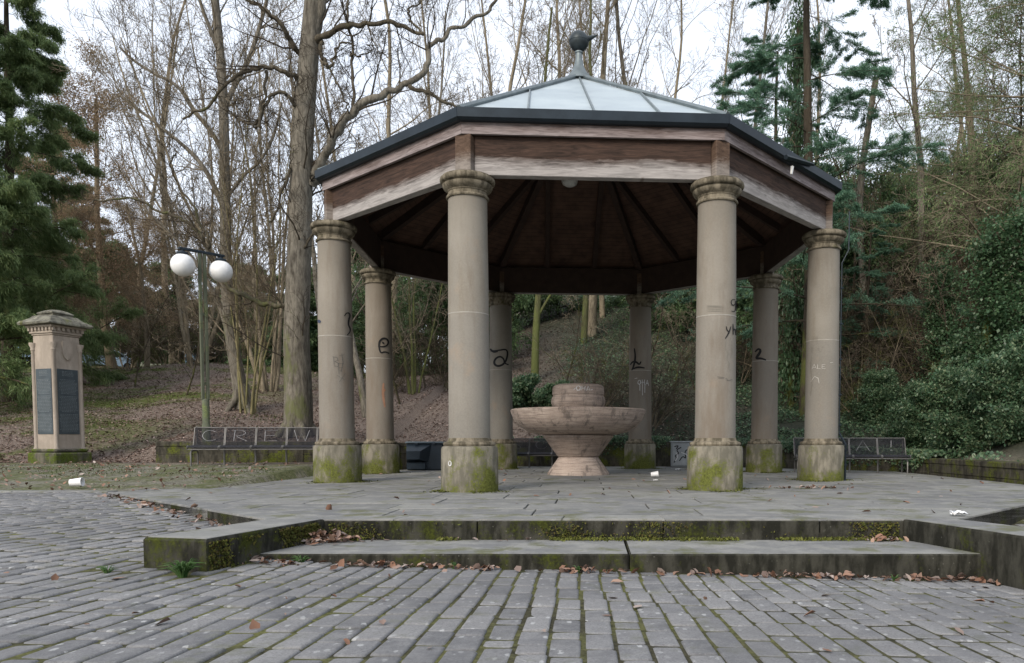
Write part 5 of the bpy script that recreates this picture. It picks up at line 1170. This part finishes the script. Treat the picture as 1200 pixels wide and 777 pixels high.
# ivy-clad trunk and leafy shrubs on the right
IV = dict(seg=(10, 5, 4), wob=(.1, .4, .4), trop=(.0, .0, -.05), tip=(.6, .3, .4), kids=(70, 6), start=(.02, .1), ang=((50, 90), (30, 70)), ratio=(.16, .5), rr=(.2, .5), shape=.4)
I1 = evergreen(1150, 20.5, 5.2, .16, 58, 'ivy smothered stump rising above the bank at the right', 'ivy_clad_tree', IV, M_SHRUB, .09, .7, .18, 3, .3, (1, 2))
again_e(I1, 1195, 19.5, 'ivy smothered stump at the right edge beside the mossy wall', 1.05, 1.7); again_e(I1, 1105, 23.5, 'shorter ivy smothered stump left of the larch trunk', .85, 3.1)
again_e(I1, 926, 27, 'ivy clad trunk beside the cedar trunk', .8, 2.0, 2.6)
H1 = evergreen(1130, 18.7, 1.5, .05, 59, 'leafy green bush spilling over the wall right of the bench', 'evergreen_shrub', BSH, M_IVY, .08, .55, .10, 8, .1, (2, 3), cat='shrub')
for i, (u, dd, s, l_) in enumerate(((1180, 17.3, 1.0, 'leafy green bush above the mossy wall at the right edge'), (1085, 20.8, .85, 'leafy green bush directly behind the right end of the bench'), (1160, 20.5, 1.2, 'larger green bush at the foot of the ivy smothered stump'), (1030, 23.5, .8, 'low green bush on the bank behind the bench with the letter A'),
        (1225, 17.5, 1.1, 'green bush just beyond the right edge above the wall'))): again_e(H1, u, dd, l_, s, i*1.6+.5)

# ------------------------------------------------------------------ ivy carpet on the right-hand slope (stuff)
rg = np.random.default_rng(61)
x, y, z = on_slope(300000, -6, 30, 2, 34, rg, lambda x, y, s: (s > .32) & (ivy_line(x, y) > 4.2+rg.normal(0, 1.0, len(x))) & ((np.sin(x*1.7+y*.8)+np.sin(y*2.1-x*.6)) > -1.35))
n = len(x); lump = .10+.10*(np.sin(x*2.1+1)*np.sin(y*1.7)+1)+.05*np.sin(x*5+y*3)
A = rnd_dirs(rg, n); A[:, 2] *= .4; N = rnd_dirs(rg, n)*.7+[0, -.25, .9]; L = rg.uniform(.05, .11, n)
V, F = leaves_np(np.stack([x, y, z-.03+rg.random(n)*lump], -1), A, N, L, L*.8, .15)
tag(link('ivy_carpet', np_mesh('ivy_carpet', V, F), M_IVY), 'dark glossy ivy covering the bank behind the pavilion', 'ivy', kind='stuff')
# ivy hanging over the retaining wall
Pv = []
for (ax, ay), (bx, by) in zip(WALL[2:-1], WALL[3:]):
    Lw = math.hypot(bx-ax, by-ay); m = int(Lw*1500); t = rg.random(m); nx_, ny_ = -(by-ay)/Lw, (bx-ax)/Lw
    px, py = ax+(bx-ax)*t, ay+(by-ay)*t; amt = np.clip(.55+.5*np.sin(px*1.3+py)+.3*np.sin(px*3.7-py*2), 0, 1)*(px > -3.3)*np.where(py < 0, .25, 1)
    amt = np.where((py < 3.5) & (px > 8), amt*sst(py, -2.5, 1.2), amt)
    o_ = rg.normal(0, .16, m)+.18; zt = np.array([wall_top(q) for q in px]); hang = rg.random(m)**1.5*.42*amt; k = rg.random(m) < amt
    Pv.append(np.stack([px+nx_*np.where(o_ < 0, -.06, o_), py+ny_*np.where(o_ < 0, -.06, o_), zt+.03+rg.random(m)*.16-np.where(o_ < .05, hang, 0)], -1)[k])
Pv = np.concatenate(Pv); n = len(Pv); L = rg.uniform(.05, .10, n); V, F = leaves_np(Pv, rnd_dirs(rg, n)*[1, 1, .7]-[0, 0, .3], rnd_dirs(rg, n)*.6+[0, -.7, .6], L, L*.8, .15)
tag(link('wall_ivy', np_mesh('wall_ivy', V, F), M_IVY), 'ivy trailing over the top of the mossy retaining wall', 'ivy', kind='stuff')

# ================================================================== STREET ON THE CREST: cars, bin, low fence
def car(u, dd, rz, paint, label):
    x = x_at(u, dd); y = dd+CY; c = empty('parked_car', (x, y, Hs(x, y)), rz, label, 'car', 'cars parked on the crest')
    prof = [(-2.1, .35), (-2.12, .62), (-2.0, .82), (-1.15, .95), (-.55, 1.38), (.75, 1.42), (1.55, 1.0), (2.0, .93), (2.12, .65), (2.08, .35)]
    mb = MB(); vs = []; n_ = len(prof)
    for yy, ins in ((-.85, 0), (-.80, .0), (.80, 0), (.85, 0)):
        for px, pz in prof: k = .10*max(0, pz-.9)/.5; vs.append((px, (yy if abs(yy) > .82 else yy)*(1-k*1.2), pz+(0 if abs(yy) > .82 else .02)))
    fs = [(i, (i+1) % n_, n_*q+n_+(i+1) % n_-n_*q, n_+i) for q in (0,) for i in range(n_)]
    for q in (1, 2): fs += [(q*n_+i, q*n_+(i+1) % n_, (q+1)*n_+(i+1) % n_, (q+1)*n_+i) for i in range(n_)]
    fs.append(tuple(range(n_))[::-1]); fs.append(tuple(3*n_+i for i in range(n_))); mb.add(vs, fs); mb.build('body', paint, c, True)
    for s in (-1, 1):
        for pl in ([(-.95, .98), (-.50, 1.32), (.05, 1.36), (.05, .98)], [(.12, .98), (.12, 1.36), (.70, 1.34), (1.2, 1.0)]):
            g = MB(); g.add([(px, s*(.856-.10*(pz-.9)/.5*.85), pz) for px, pz in pl]+[(px, s*(.80-.10*(pz-.9)/.5), pz) for px, pz in pl], [(0, 1, 2, 3), (7, 6, 5, 4)]); g.build('side_window', M_CARGLASS, c)
    g = MB(); g.add([(-1.17, -.68, .975), (-1.17, .68, .975), (-.60, .60, 1.375), (-.60, -.60, 1.375)], [(0, 1, 2, 3)]); g.build('windscreen', M_CARGLASS, c)
    for px in (-1.35, 1.35):
        for s in (-1, 1):
            w = MB(); w.lathe([(.0, -.1), (.31, -.1), (.325, -.06), (.325, .06), (.31, .1), (0, .1)], 20, M=lambda x_, y_, z_: (px+x_, s*.80+z_, .325+y_)); w_ = w.build('wheel', M_TYRE, c, True)
            h_ = MB(); h_.lathe([(.0, .105), (.19, .105), (.2, .09)], 16, M=lambda x_, y_, z_: (px+x_, s*(.80+z_), .325+y_)); h_.build('rim', M_LEAD, w_)
    for s in (-1, 1): MB().box(-2.13, s*.62-.14, .66, -2.02, s*.62+.14, .78, .02).build('headlight', M_WHITE, c)
    return c
M_CARGLASS = m_plain('car_glass', (.02, .025, .03), .1, 0, .1); M_TYRE = m_plain('tyre_rubber', (.02, .02, .02), .8)
M_CARB = m_plain('silver_blue_car_paint', (.30, .42, .58), .3, .3, .05); M_CARW = m_plain('pale_blue_car_paint', (.48, .60, .74), .3, .1, .05)
car(22, 53, .35, M_CARB, 'silver blue parked car on the crest, left of the memorial pillar')
car(122, 54, 1.2, M_CARW, 'pale blue parked car on the crest, right of the memorial pillar')
x = x_at(226.5, 50); y = 50+CY; z = Hs(x, y)
wb = empty('litter_bin', (x, y, z), .2, 'small blue litter bin on the crest beside the lamp posts', 'litter bin')
MB().box(-.28, -.25, .25, .28, .25, 1.15, .03).build('body', m_plain('blue_bin_paint', (.10, .17, .24), .5), wb); MB().box(-.31, -.28, 1.152, .31, .28, 1.22, .02).build('rim', M_LEAD, wb); MB().tube([(0, 0, -.2), (0, 0, .25)], .04, 8).build('post', M_LEAD, wb)
MB().box(-.17, -.262, .5, .17, -.252, .95).build('panel', M_GUT, wb)
fx0, fx1 = x_at(170, 55), x_at(252, 55); fy = 55+CY
M_FW = m_plain('grey_green_fence_wood', (.16, .17, .13), .85, 0, .3, 6)
fz = Hs((fx0+fx1)/2, fy); fe = empty('low_fence', (fx0, fy, fz), 0, 'low grey plank fence along the crest left of the litter bin', 'fence')
for i in range(4): MB().box((fx1-fx0)*i/3-.06, -.05, -.3, (fx1-fx0)*i/3+.06, .05, .85, .01).build('post', M_FW, fe)
for zz in (.25, .55): MB().box(-.1, -.085, zz, fx1-fx0+.1, -.052, zz+.18, .008).build('rail', M_FW, fe)
